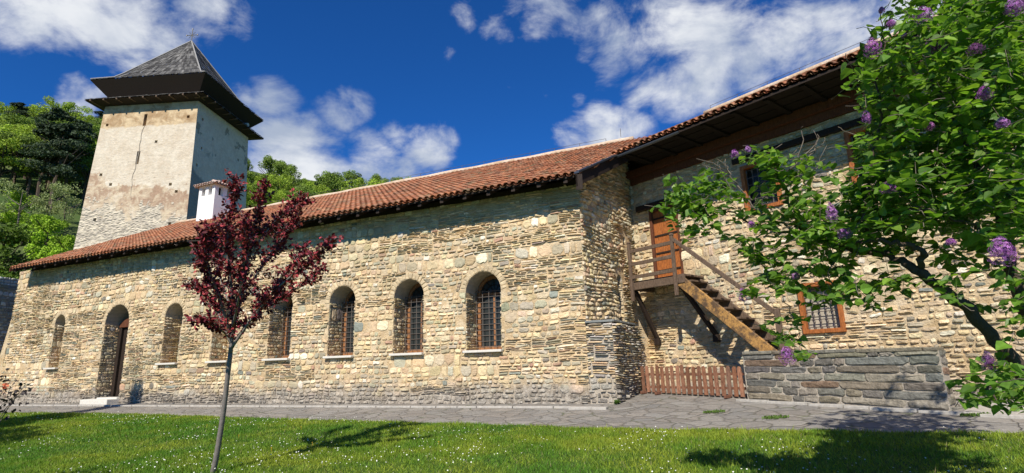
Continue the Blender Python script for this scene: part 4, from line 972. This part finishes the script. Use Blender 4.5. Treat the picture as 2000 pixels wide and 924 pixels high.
for pts_, r0_ in leaders:
    cp_ = catmull([at(x, y, T+d) for x, y, d in pts_], 5); wd.tube(cp_, list(np.linspace(r0_, .004, len(cp_))), 6)
    L_tot = len(cp_)
    for i in range(2, L_tot):
        nt = 5 if i > 5 else 3 if i > 3 else 1
        for _ in range(nt):
            d = pr.normal(0, 1, 3); d[2] = abs(d[2])*.55+.15; d /= np.linalg.norm(d); ax = cp_[min(i+1, L_tot-1)]-cp_[i-1]; ax /= np.linalg.norm(ax)+1e-9
            d = d*.75+ax*.6; d /= np.linalg.norm(d); ln = pr.uniform(.08, .38)*(1-.5*i/L_tot); p0 = cp_[i]+(cp_[i-1]-cp_[i])*pr.random()
            p1 = p0+d*ln*.5+pr.normal(0, .015, 3)+Z*.01; p2 = p0+d*ln+pr.normal(0, .02, 3)-Z*ln*.08; wd.tube([p0, p1, p2], [.004, .003, .0015], 4)
            for q in range(int(ln/.0155)+2):
                f = pr.random(); LP.append(p0+(p2-p0)*f+pr.normal(0, .009, 3)); LT.append(d)
    for q in range(14): LP.append(cp_[-1]+pr.normal(0, .04, 3)); LT.append(ax)
wo_ = wd.build('trunk', M_pbark, plum, smooth=True)
LP = np.array(LP); LT = np.array(LT); n = len(LP); rv = pr.normal(0, 1, (n, 3)); tip = LT*.5+rv*.8; tip[:, 2] -= .25
nr = pr.normal(0, .6, (n, 3))+np.array([0, -.3, .7]); cl = np.array([[.15,.017,.025],[.23,.026,.036],[.085,.011,.016],[.34,.045,.05],[.17,.035,.022]])[pr.integers(0, 5, n)]*pr.uniform(.7, 1.25, (n, 1))
instmesh('crown', OVAL_V*np.array([1.25, 1, 1]), OVAL_F, LP, tip, nr, pr.uniform(.034, .064, n), cl, M_pleaf, plum)
adopt(plum)

# ------------------------------------------------------------------ lilac on the right
lr = np.random.default_rng(33)
LSC = 1.28; at_plain = at
def at(px, py, dep): return at_plain(px, py, dep*LSC)
lb0 = np.array([4.15, 3.25, 0]); lb0[2] = gz0(lb0[0], lb0[1])
lil = empty('lilac_tree', lb0, 'large flowering lilac with heart shaped leaves overhanging from the right edge', 'tree')
wd = MB(); tw_ = MB()
def poly(pts_, r_a, r_b, mb=wd, seg=8, n=5, jit=.008):
    c = catmull(pts_, n); c = [q+lr.normal(0, jit, 3)*(0 if i == 0 else 1) for i, q in enumerate(c)]; mb.tube(c, list(np.linspace(r_a*.86, r_b*.9, len(c))*(1+lr.normal(0, .06, len(c)))), seg); return c
a3 = lambda L_: [at(*q) for q in L_]
poly([lb0-Z*.05, at(2110, 860, 2.85), at(2035, 780, 2.8)]+a3([(1968,695,2.8),(1925,640,2.8),(1880,595,2.8),(1835,560,2.8),(1795,530,2.8)]), .06, .034, n=4)
B1 = poly(a3([(1795,530,2.8),(1750,505,2.9),(1700,492,3.0),(1640,482,3.1),(1585,462,3.2),(1555,440,3.25)]), .032, .014)
B2 = poly(a3([(1795,530,2.8),(1803,495,2.75),(1770,478,2.75),(1715,472,2.8),(1650,478,2.9)]), .028, .010)
B3 = poly([lb0-Z*.05+np.array([.15, .1, 0]), at(2100, 800, 3.0), at(2040, 680, 3.0)]+a3([(2000,600,3.0),(1980,540,3.0),(1965,470,3.05),(1935,380,3.1),(1890,290,3.1),(1850,210,3.1),(1805,130,3.1),(1765,85,3.1)]), .065, .014, n=4)
B4 = poly(a3([(1640,482,3.1),(1580,455,3.2),(1510,450,3.3),(1460,432,3.35),(1425,415,3.35),(1390,415,3.35)]), .014, .005)
B5 = poly(a3([(1590,465,3.2),(1530,440,3.2),(1490,418,3.2),(1462,392,3.2),(1440,360,3.2),(1425,335,3.2),(1420,312,3.2)]), .010, .003, tw_)
B6 = poly(a3([(1560,445,3.25),(1540,400,3.2),(1532,350,3.15),(1560,315,3.1),(1590,285,3.1),(1600,262,3.1)]), .008, .002, tw_)
B7 = poly(a3([(1700,492,3.0),(1690,420,2.9),(1700,330,2.9),(1720,240,2.9),(1715,160,2.9),(1725,90,2.9),(1720,25,2.9)]), .014, .003)
B8 = poly(a3([(1870,290,3.1),(1800,240,3.0),(1740,215,2.9),(1700,195,2.9)]), .008, .003, tw_)
B9 = poly(a3([(1850,210,3.1),(1810,160,2.8),(1770,130,2.7),(1740,95,2.7)]), .012, .004, tw_)
B10 = poly(a3([(1960,690,2.8),(1950,730,2.6),(1930,760,2.4),(1955,790,2.3)]), .014, .004)
B11 = poly(a3([(1965,470,3.05),(1900,440,2.8),(1840,420,2.6),(1780,400,2.6)]), .014, .004)
B12 = poly(a3([(1500,450,3.3),(1470,480,3.3),(1500,540,3.25),(1540,600,3.2),(1560,650,3.15),(1565,690,3.1)]), .007, .002, tw_)
B13 = poly(a3([(1650,480,3.1),(1620,530,3.05),(1640,580,3.0)]), .008, .002, tw_)
for (x, y, d) in [(1400,310,3.2),(1360,310,3.2),(1372,322,3.2)]: tw_.tube([at(1425, 340, 3.2), at((x+1425)/2, y+8, 3.2), at(x, y, d)], [.004, .003, .0015], 4)
for (pts_) in [[(1560,315,3.1),(1568,270,3.1),(1570,248,3.1)], [(1560,315,3.1),(1585,300,3.1),(1598,280,3.1),(1592,255,3.1)], [(1545,335,3.15),(1552,300,3.1),(1558,285,3.1)], [(1580,300,3.1),(1600,285,3.1),(1612,268,3.1)], [(1545,350,3.1),(1590,330,3.1),(1612,290,3.1)], [(1700,265,3.1),(1655,260,3.1),(1640,248,3.1)], [(1455,385,3.2),(1430,372,3.2),(1405,330,3.2),(1402,318,3.2)], [(1905,270,2.7),(1868,240,2.7)], [(1905,270,2.7),(1915,290,2.7),(1912,300,2.7)], [(1470,400,3.2),(1500,385,3.1),(1530,385,3.1)], [(1830,112,2.7),(1860,105,2.7),(1875,90,2.7)]]:
    poly(a3(pts_), .005, .0018, tw_, 5, 4)
# leafy twigs: region ellipses (px, py, rx, ry, depth range, twigs)
REG = [(1860,60,150,75,2.5,3.6,150),(1960,40,80,60,2.4,3.4,50),(1800,160,125,85,2.5,3.6,165),(1930,170,90,110,2.4,3.6,135),(1790,280,120,90,2.5,3.5,160),(1930,310,90,100,2.4,3.5,130),
 (1790,380,110,80,2.5,3.4,130),(1920,420,95,70,2.4,3.3,85),(1720,120,42,60,2.8,3.2,22),(1700,350,50,70,2.8,3.3,40),(1640,410,85,50,2.8,3.4,60),(1560,390,50,40,3.0,3.4,20),(1700,450,90,45,2.8,3.3,55),
 (1560,440,75,30,3.1,3.4,22),(1620,490,60,45,2.9,3.3,30),(1680,560,42,60,2.7,3.2,24),(1600,560,65,40,2.9,3.3,22),(1520,560,60,30,3.1,3.4,14),(1540,620,35,40,3.1,3.3,9),(1565,680,22,25,3.0,3.2,6),
 (1340,395,45,40,3.25,3.5,28),(1395,375,45,40,3.2,3.5,26),(1370,430,40,30,3.2,3.5,9),(1460,420,45,25,3.2,3.5,10),(1460,470,40,25,3.2,3.4,9),(1480,500,40,35,3.2,3.4,7),(1490,305,40,25,3.1,3.3,12),(1530,330,50,28,3.0,3.2,16),(1570,345,45,18,3.0,3.2,8),
 (1930,740,60,45,2.2,2.7,20),(1990,770,30,35,2.2,2.6,9),(1880,500,60,30,2.5,3.0,14),(1790,560,60,22,2.6,2.9,6),(1975,590,25,50,2.3,2.8,9),(1850,545,40,20,2.7,2.9,5),(1540,500,40,25,3.1,3.4,8),(1745,230,40,60,2.8,3.2,22),
 (1985,120,50,130,2.4,3.5,60),(1975,330,50,110,2.4,3.3,50),(2070,200,80,260,2.3,3.5,120),(2070,560,60,160,2.3,3.2,50),(1900,-60,250,60,2.5,3.6,120)]
LP = []; LT = []; LN = []; LS = []; tips = []
for (px, py, rx, ry, d0, d1, nt) in REG:
    if nt > 60: nt = int(nt*1.05); d1 += .5
    elif px < 1760: nt = int(nt*.85)
    for _ in range(nt):
        a = lr.random()*2*math.pi; rr = math.sqrt(lr.random()); c = at(px+rx*rr*math.cos(a), py+ry*rr*math.sin(a), lr.uniform(d0, d1))
        d = lr.normal(0, 1, 3); d[2] = d[2]*.5+.15; d[0] -= .35; d /= np.linalg.norm(d); ln = lr.uniform(.11, .25); p0 = c-d*ln; tw_.tube([p0-d*.03+lr.normal(0, .012, 3), p0+lr.normal(0, .006, 3), c], [.0024, .002, .001], 4)
        k = 0; side = np.cross(d, (0, 0, 1)); side /= np.linalg.norm(side)+1e-9; big = lr.uniform(.8, 1.15)
        for f in np.arange(.1, 1.02, .24):
            for sd in (-1, 1):
                if lr.random() < .12: continue
                q = p0+(c-p0)*f; t_ = side*sd*.9+d*.55+lr.normal(0, .3, 3)+np.array([0, 0, -.25]); LP.append(q+t_/np.linalg.norm(t_)*.014); LT.append(t_); LN.append(np.array([0, -.25, .85])+lr.normal(0, .42, 3)); LS.append(lr.uniform(.046, .080)*big*(1.12-.3*f))
        LP.append(c); LT.append(d+lr.normal(0, .3, 3)); LN.append(np.array([0, -.2, .8])+lr.normal(0, .4, 3)); LS.append(.056*big)
LP, LT, LN, LS = map(np.array, (LP, LT, LN, LS)); n = len(LP)
lc_ = np.array([[.11,.22,.03],[.15,.28,.035],[.085,.17,.028],[.21,.34,.045],[.13,.24,.04]])[lr.integers(0, 5, n)]*lr.uniform(.75, 1.25, (n, 1))
wd.build('trunk', M_bark, lil, smooth=True); tw_.build('twigs', M_twig, lil, smooth=True)
instmesh('crown', LEAF_V, LEAF_F, LP, LT, LN, LS, lc_, M_leaf, lil)
print('lilac leaves', n)
FL = [(1705,92,2.7,24,26),(1740,47,2.6,14,12),(1803,28,2.6,26,20),(1826,90,2.7,34,22),(1923,182,2.4,20,18),(1957,240,2.4,18,14),(1982,12,2.3,26,24),(1735,366,2.6,20,14),(1648,453,2.8,20,20),(1957,490,2.05,34,36),(1537,694,3.0,22,22),(1450,578,3.2,12,18),(1435,300,3.15,12,11),(1461,291,3.15,8,9),(1553,538,3.1,13,10),(1624,415,2.8,16,24),(1468,437,3.2,11,8),(1722,20,2.7,8,8),(1930,706,2.3,20,24),(1857,472,2.5,14,8),(1693,228,2.7,12,16),(1815,245,2.6,14,12),(1905,95,2.5,22,14),(1765,68,2.7,8,8)]
FV = np.array([(0,0,0),(.35,.15,.1),(1,0,.05),(.35,-.15,.1)]); PET = []
for k in range(4):
    a = k*math.pi/2; PET.append(FV@np.array([[math.cos(a), math.sin(a), 0], [-math.sin(a), math.cos(a), 0], [0, 0, 1]])*np.array([1, 1, 1]))
FV4 = np.concatenate(PET); FF4 = np.array([[k*4, k*4+1, k*4+2, k*4+3] for k in range(4)])
FV4 = FV4*np.array([1, 1, 1]); FV4[:, 2] += 0
for i, (px, py, d, rx, ry) in enumerate(FL):
    c = at(px, py, d); sx, sy = rx*.68*d*LSC/FPX, ry*.88*d*LSC/FPX; n = int(90+rx*ry*.32); v = lr.normal(0, 1, (n, 3)); v /= np.linalg.norm(v, axis=1, keepdims=True); rr = lr.random((n, 1))**.33
    tilt = v*rr; off = tilt*np.array([sx, sx*.9, sy]); off[:, 0] *= (1-.5*tilt[:, 2]); off[:, 1] *= (1-.5*tilt[:, 2]); pos = c+off
    pale = lr.random()*.5+(.4 if i in (5, 9, 13, 14, 17) else 0)
    base_c = np.array([.40, .12, .42])*(1-pale*.5)+np.array([.62, .45, .72])*(pale*.5); dark = .45 if i in (3, 18, 22) else 1
    cs = (base_c*dark)[None]*lr.uniform(.45, 1.35, (n, 1))+lr.normal(0, .02, (n, 3)); cs[lr.random(n) < .2] = np.array([.22, .05, .25])*dark; cs = np.clip(cs, .02, .9)
    fh = instmesh('flower_head', FV4, FF4, pos, np.cross(v, lr.normal(0, 1, (n, 3))), v+lr.normal(0, .2, (n, 3)), np.full(n, .0105), cs, M_flower, lil)
    if i == 9: fh['label'] = 'largest mauve flower head low near the right edge'
adopt(lil)
at = at_plain

# ------------------------------------------------------------------ far trees and hillside
fr = np.random.default_rng(44)
def tree_proto(name, kind, seed):
    r_ = np.random.default_rng(seed); H = {'round': 8, 'pine': 9, 'tall': 10, 'fruit': 5.0, 'shrub': 3.2}[kind]
    root = bpy.data.objects.new(name, None); COL.objects.link(root)
    tkk = MB(); th0 = H*(.45 if kind != 'shrub' else .2)
    tkk.tube([(0, 0, -.5), (.05*H*.3, 0, th0*.5), (0, .03*H, th0), (0, 0, H*.8)], [H*.022, H*.018, H*.013, .02], 6)
    for k in range(7):
        a = r_.random()*6.28; z = H*r_.uniform(.3, .6); tkk.tube([(0, 0, z), (math.cos(a)*H*.15, math.sin(a)*H*.15, z+H*.1), (math.cos(a)*H*.28, math.sin(a)*H*.28, z+H*.22)], [H*.01, H*.007, .015], 4)
    to = tkk.build('trunk', M_bark if kind != 'fruit' else M_twig, root)
    lobes = []
    nl = {'round': 30, 'pine': 34, 'tall': 28, 'fruit': 16, 'shrub': 34}[kind]
    for k in range(nl):
        z = r_.uniform(.32, .95); a = r_.random()*6.28
        wr = {'round': .36*math.sin(math.pi*min(1, max(.05, (z-.1)/.95)))**.6, 'pine': .30*(1.1-z)**.6, 'tall': .25*math.sin(math.pi*min(1, (z-.05)/1.0))**.5, 'fruit': .42, 'shrub': .40*(1.05-z)**.4}[kind]
        if kind == 'shrub': z = r_.uniform(.05, .8)
        rr = wr*r_.uniform(.3, 1.0); lobes.append((math.cos(a)*rr*H, math.sin(a)*rr*H, z*H, H*r_.uniform(.06, .14)*(.75 if kind == 'pine' else 1)))
    NL = {'round': 6500, 'pine': 6000, 'tall': 6000, 'fruit': 2600, 'shrub': 6000}[kind]
    li = r_.integers(0, nl, NL); L_ = np.array(lobes)[li]; v = r_.normal(0, 1, (NL, 3)); v /= np.linalg.norm(v, axis=1, keepdims=True); rr = L_[:, 3:4]*(.55+.5*r_.random((NL, 1)))
    sq = np.array([1.15, 1.15, .45 if kind == 'pine' else .75]); pos = L_[:, :3]+v*rr*sq
    ct = {'round': [.27, .37, .04], 'pine': [.045, .07, .034], 'tall': [.17, .25, .04], 'fruit': [.26, .31, .12], 'shrub': [.30, .46, .035]}[kind]
    tint = r_.uniform(.75, 1.25, nl)[li][:, None]; cs = np.array(ct)[None]*tint*r_.uniform(.7, 1.3, (NL, 1))
    instmesh('crown', QUAD_V, QUAD_F, pos, r_.normal(0, 1, (NL, 3)), v*.8+r_.normal(0, .5, (NL, 3))+np.array([0, 0, .4]), r_.uniform(.013, .028, NL)*H*(.8 if kind != 'shrub' else 1.1), cs, M_far, root)
    root['h'] = H; return root
def place(proto, x, y, s, label, group=None, first=False, cat='tree', name=None):
    if first: o = proto
    else:
        o = proto.copy(); COL.objects.link(o)
        for c in [q for q in COL.objects if q.parent == proto]: d = c.copy(); COL.objects.link(d); d.parent = o
    if name: o.name = name
    if 'h' in o: del o['h']
    o.location = (x, y, gz0(x, y)); o.scale = (s, s, s*fr.uniform(.9, 1.1)); o.rotation_euler = (0, 0, fr.random()*6.28); tag(o, label, cat, group); return o
p_round = tree_proto('deciduous_tree', 'round', 1); p_round2 = tree_proto('deciduous_tree', 'round', 5); p_pine = tree_proto('pine_tree', 'pine', 2); p_tall = tree_proto('deciduous_tree', 'tall', 3); p_fruit = tree_proto('fruit_tree', 'fruit', 4); p_shrub = tree_proto('green_shrub', 'shrub', 6)
used = set()
def put(proto, *a, **k):
    first = proto.name not in used; o = place(proto, *a, first=first, **k); used.add(proto.name); return o
def pol(px, py, r_):
    d = ray(px, py); h = math.hypot(d[0], d[1]); return d[0]/h*r_, d[1]/h*r_
# hillside wood: rows of trees climbing the slope
G = 'trees of the hillside wood'
cnt = 0
for r_ in (87, 94, 102, 111, 121, 132):
    for px in range(-110, 800, 33):
        if r_ < 100 and px > 300: continue
        if 230 < px < 440: continue
        x, y = pol(px+fr.uniform(-16, 16)+ (16 if r_ in (94, 111, 132) else 0), 400, r_+fr.uniform(-2.5, 2.5))
        k = fr.random(); pr_ = p_round if k < .45 else p_round2 if k < .62 else p_tall if k < .92 else p_pine
        put(pr_, x, y, fr.uniform(.6, .95)*(.95+r_/500), ('dark evergreen' if pr_ is p_pine else 'dull green broadleaf' if pr_ is p_tall else 'bright green broadleaf' if pr_ is p_round else 'rounded bright green broadleaf')+(' left of the tower' if px < 230 else ' above the hall roof')+(' on the lower wooded slope' if r_ < 105 else ' on the upper wooded slope'), group=G); cnt += 1
for px, r_, s in ((72, 84, 1.15), (100, 82, 1.25), (124, 85, 1.15), (148, 90, 1.0), (88, 90, 1.2)):
    x, y = pol(px, 400, r_); put(p_pine, x, y, s, 'dark evergreen pine in the clump on the hillside left of the tower', group='dark pines on the hillside')
for px, r_, wh in ((5, 118, 'leftmost, at the picture edge'), (55, 121, 'middle one of three'), (95, 120, 'nearest the tower')):
    x, y = pol(px, 400, r_); put(p_pine, x, y, 1.0, 'dark pine on the skyline of the hill, '+wh, group='pines on the skyline')
for px, r_, s, lb_ in ((34, 72, .9, 'grey green fruit tree at the meadow edge near the left margin'), (92, 74, .9, 'spreading grey green fruit tree above the bright shrub'), (125, 76, .75, 'fruit tree on the meadow just left of the tower foot')):
    x, y = pol(px, 430, r_); put(p_fruit, x, y, s*1.2, lb_)
for px, py, r_, s, lb_ in ((128, 480, 63, 1.5, 'bright green shrub above the left end of the tiled roof'), (88, 480, 66, 1.7, 'bright green shrub beside the dark bush above the eaves'), (20, 480, 74, 1.3, 'green shrub on the meadow at the left picture edge'), (60, 480, 71, 1.0, 'smaller green shrub on the meadow left of the bright pair')):
    x, y = pol(px, py, r_); o = put(p_shrub, x, y, s, lb_, cat='shrub')
    o.location.z += 3.0 if False else 0
x, y = pol(715, 350, 95); o = put(p_round2, x, y, 1.5, 'pale green tree crown showing highest above the roof ridge', name='tree_above_ridge')
x, y = pol(600, 350, 90); put(p_tall, x, y, 1.0, 'light green tree crown above the ridge between tower and tallest crown', name='tree_above_ridge')
# dark hedge tree beyond the left end of the hall
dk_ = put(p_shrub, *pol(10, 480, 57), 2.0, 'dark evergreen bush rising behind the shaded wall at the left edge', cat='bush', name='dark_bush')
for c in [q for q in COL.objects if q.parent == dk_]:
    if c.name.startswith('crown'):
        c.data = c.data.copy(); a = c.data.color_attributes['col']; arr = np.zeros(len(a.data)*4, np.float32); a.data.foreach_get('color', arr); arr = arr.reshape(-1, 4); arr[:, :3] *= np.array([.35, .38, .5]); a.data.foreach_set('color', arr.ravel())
# trees just outside the frame on the left, whose shadows cross the lawn and path
for (x, y, s, sz, lb_) in ((-13.6, 10.2, .45, .5, 'small tree left of the lawn, middle one of three'), (-11.9, 6.9, .5, .55, 'small tree left of the lawn, nearest the viewer'), (-13.3, 12.2, .16, .62, 'slender young tree left of the lawn, nearest the hall')):
    o = put(p_tall, x, y, s, lb_); o.scale = (s, s, sz)

# shaded wall at far left
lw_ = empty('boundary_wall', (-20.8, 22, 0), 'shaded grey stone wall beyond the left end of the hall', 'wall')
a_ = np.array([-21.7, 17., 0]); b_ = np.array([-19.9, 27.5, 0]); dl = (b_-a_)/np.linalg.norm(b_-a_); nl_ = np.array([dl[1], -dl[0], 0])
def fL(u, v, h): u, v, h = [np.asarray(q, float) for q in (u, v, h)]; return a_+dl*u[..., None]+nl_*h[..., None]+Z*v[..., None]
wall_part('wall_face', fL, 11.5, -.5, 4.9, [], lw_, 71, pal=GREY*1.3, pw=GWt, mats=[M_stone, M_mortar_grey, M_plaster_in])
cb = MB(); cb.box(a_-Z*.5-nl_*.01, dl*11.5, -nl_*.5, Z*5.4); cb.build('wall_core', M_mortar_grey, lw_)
adopt(lw_)

# ------------------------------------------------------------------ grass, daisies, weeds
gr_ = np.random.default_rng(55)
def lawn_points(n, y0, y1):
    out = []
    tot = 0
    while tot < n:
        y = gr_.uniform(y0, y1, n); x = gr_.uniform(-1.12, 1.1, n)*y*1.0-.2*gr_.random(n)
        ok = (y < edge_y(x)+.03+.04*np.sin(x*5)) & (x > -17) & (x < 9); w_ = y/y1; ok &= gr_.random(n) < w_
        out.append(np.stack([x[ok], y[ok]], -1)); tot += ok.sum()
    return np.concatenate(out)[:n]
pts = np.concatenate([lawn_points(150000, 4.6, 9), lawn_points(150000, 7.5, 16.5)]); n = len(pts)
hgt = gr_.uniform(.014, .04, n)*(1+.7*vnoise(pts[:, 0]*1.4, pts[:, 1]*1.4, 4)); hgt[gr_.random(n) < .01] *= 2.0
ang = gr_.random(n)*6.28; wd_ = gr_.uniform(.003, .0055, n)*(1+.09*np.maximum(pts[:, 1]-5, 0)); lean = gr_.normal(0, .022, (n, 2)); z0_ = gz(pts[:, 0], pts[:, 1])-.006
c_, s_ = np.cos(ang)*wd_, np.sin(ang)*wd_
V = np.stack([np.stack([pts[:, 0]-c_, pts[:, 1]-s_, z0_], -1), np.stack([pts[:, 0]+c_, pts[:, 1]+s_, z0_], -1), np.stack([pts[:, 0]+lean[:, 0], pts[:, 1]+lean[:, 1], z0_+hgt], -1)], 1)
fld = np.clip(vnoise(pts[:, 0]*.9, pts[:, 1]*.9, 6)*.55+vnoise(pts[:, 0]*3.1, pts[:, 1]*3.1, 16)*.45+gr_.normal(0, .08, n), 0, 1)[:, None]; fld = np.clip((fld-.25)*1.9, 0, 1)
gc = np.array([[.085, .21, .014]])*(1-fld)+np.array([[.27, .33, .03]])*fld; gc = gc*gr_.uniform(.6, 1.35, (n, 1)); dry = gr_.random(n) < .03; gc[dry] = (.30, .27, .12)
tag(mesh_obj('grass', V, np.arange(n*3).reshape(-1, 3), M_grass, None, np.repeat(gc, 3, 0)), 'short bright green lawn grass in front of the paving', 'grass', kind='stuff')
pd = lawn_points(4600, 5.0, 16); dn = vnoise(pd[:, 0]*.8, pd[:, 1]*.8, 9)*.6+vnoise(pd[:, 0]*2.6, pd[:, 1]*2.6, 12)*.4; pd = pd[gr_.random(len(pd)) < np.clip((dn-.42)*4, .04, 1)]; n = len(pd)
dz = gz(pd[:, 0], pd[:, 1])+gr_.uniform(.045, .075, n); DV = []; 
for k in range(9):
    a = k*2*math.pi/9; r_ = 1 if k % 1 == 0 else .6; DV.append((math.cos(a)*r_, math.sin(a)*r_, 0))
DV.append((0, 0, .12)); DV = np.array(DV); DF = np.array([(k, (k+1) % 9, 9) for k in range(9)])
M_daisy = material('daisy_petal', attr=True, rough=.8, var=0)
dcol = np.tile([.70, .71, .62], (n, 1))
tag(instmesh('daisies', DV, DF, np.stack([pd[:, 0], pd[:, 1], dz], -1), gr_.normal(0, .3, (n, 3))+np.array([1, 0, 0]), np.array([0, -.35, 1])+gr_.normal(0, .3, (n, 3)), gr_.uniform(.005, .009, n), dcol, M_daisy), 'tiny white daisies scattered through the lawn', 'daisies', kind='stuff')
M_yel = material('dandelion_yellow', (.75, .42, .03), .8, var=0); M_weed = material('weed_leaf', attr=True, rough=.6, trans=.25)
for px, py in ((588, 841), (610, 873), (404, 836), (530, 884), (857, 872), (466, 858)):
    q = ground_px(px, py); b_ = MB(); b_.tube([q, q+Z*.06], .0015, 4); 
    for k in range(16): a = k*.393; b_.add([q+Z*.06, q+Z*.068+np.array([math.cos(a), math.sin(a), 0])*.013, q+Z*.066+np.array([math.cos(a+.3), math.sin(a+.3), 0])*.013], [(0, 1, 2)])
    tag(b_.build('dandelion', M_yel), 'small yellow dandelion flower in the lawn', 'flower', 'dandelions in the lawn')
for i, (px, py, s, lb_) in enumerate(((965, 786, 1, 'leafy weed at the wall foot, larger of the close pair, left'), (1005, 785, .9, 'leafy weed at the wall foot, right of the close pair'), (597, 785, .7, 'small grass tuft at the wall foot below the third grated window'), (482, 783, .6, 'small weed at the wall foot right of the plum trunk'), (856, 786, .4, 'tiny weed at the wall foot between two windows'), (1205, 789, .6, 'moss and weed at the buttress corner'))):
    q = ground_px(px, py); r_ = np.random.default_rng(i); n = 46; a = r_.random(n)*6.28; el = r_.uniform(.2, 1.2, n); d = np.stack([np.cos(a)*np.cos(el), np.sin(a)*np.cos(el), np.sin(el)], -1)
    tag(instmesh('weed', OVAL_V, OVAL_F, np.tile(q, (n, 1))+d*.01, d, np.stack([-d[:, 0]*.5, -d[:, 1]*.5, 1+0*a], -1)+r_.normal(0, .2, (n, 3)), r_.uniform(.09, .17, n)*s, np.array([[.10, .19, .03]])*r_.uniform(.7, 1.3, (n, 1)), M_weed), lb_, 'weed', 'weeds at the foot of the hall wall')
for px, py, wh in ((1515, 817, 'in front of the left end of the slate wall'), (1395, 806, 'in front of the picket fence'), (1905, 812, 'right of the slate wall')):
    q = ground_px(px, py); r_ = np.random.default_rng(px); n = 160; a = r_.random(n)*6.28; rr = np.sqrt(r_.random(n)); pos = np.stack([q[0]+np.cos(a)*rr*.2, q[1]+np.sin(a)*rr*.07, 0*a], -1); pos[:, 2] = gz(pos[:, 0], pos[:, 1])
    tag(instmesh('grass_tuft', OVAL_V, OVAL_F, pos, r_.normal(0, .4, (n, 3))+np.array([0, 0, 1]), r_.normal(0, 1, (n, 3)), r_.uniform(.02, .05, n), np.array([[.10, .17, .03]])*r_.uniform(.7, 1.3, (n, 1)), M_weed), 'low grass patch between paving stones '+wh, 'grass tuft', 'grass patches in the paving')
# rose shrub poking in at the far left
sh = empty('rose_shrub', at(-25, 850, 6.5)*np.array([1, 1, 0]), 'small dark leaved rose shrub at the left edge with an orange bloom', 'shrub')
rs = np.random.default_rng(66); st = MB(); bs0 = at(-60, 900, 6.3); bs0[2] = gz0(*bs0[:2]); LP = []; LT = []
for (x, y) in ((20, 745), (45, 765), (5, 735), (50, 750), (-20, 740), (30, 775), (-50, 720), (-30, 770)):
    e = at(x, y, 6.3+rs.uniform(-.2, .2)); c = catmull([bs0, at(x-45, 815, 6.3), e], 5); st.tube(c, list(np.linspace(.008, .003, len(c))), 5)
    for q in range(26): k = rs.integers(6, len(c)); LP.append(c[k]+rs.normal(0, .06, 3)); LT.append(rs.normal(0, 1, 3))
st.build('stems', M_twig, sh); n = len(LP)
instmesh('leaves', OVAL_V*np.array([1.4, 1, 1]), OVAL_F, np.array(LP), np.array(LT), rs.normal(0, .5, (n, 3))+np.array([0, 0, .8]), rs.uniform(.035, .06, n), np.array([[.045, .035, .03]])*rs.uniform(.6, 1.5, (n, 1)), M_pleaf, sh)
bl = MB(); c = at(10, 754, 6.15)
for k in range(14): d = rs.normal(0, 1, 3); d /= np.linalg.norm(d); e = np.cross(d, rs.normal(0, 1, 3)); e /= np.linalg.norm(e); bl.add([c, c+d*.03+e*.018, c+d*.035, c+d*.03-e*.018], [(0, 1, 2, 3)])
bl.build('bloom', material('orange_petal', (.65, .16, .07), .7), sh)
adopt(sh)
print('objects', len(bpy.data.objects), 'far trees', cnt)
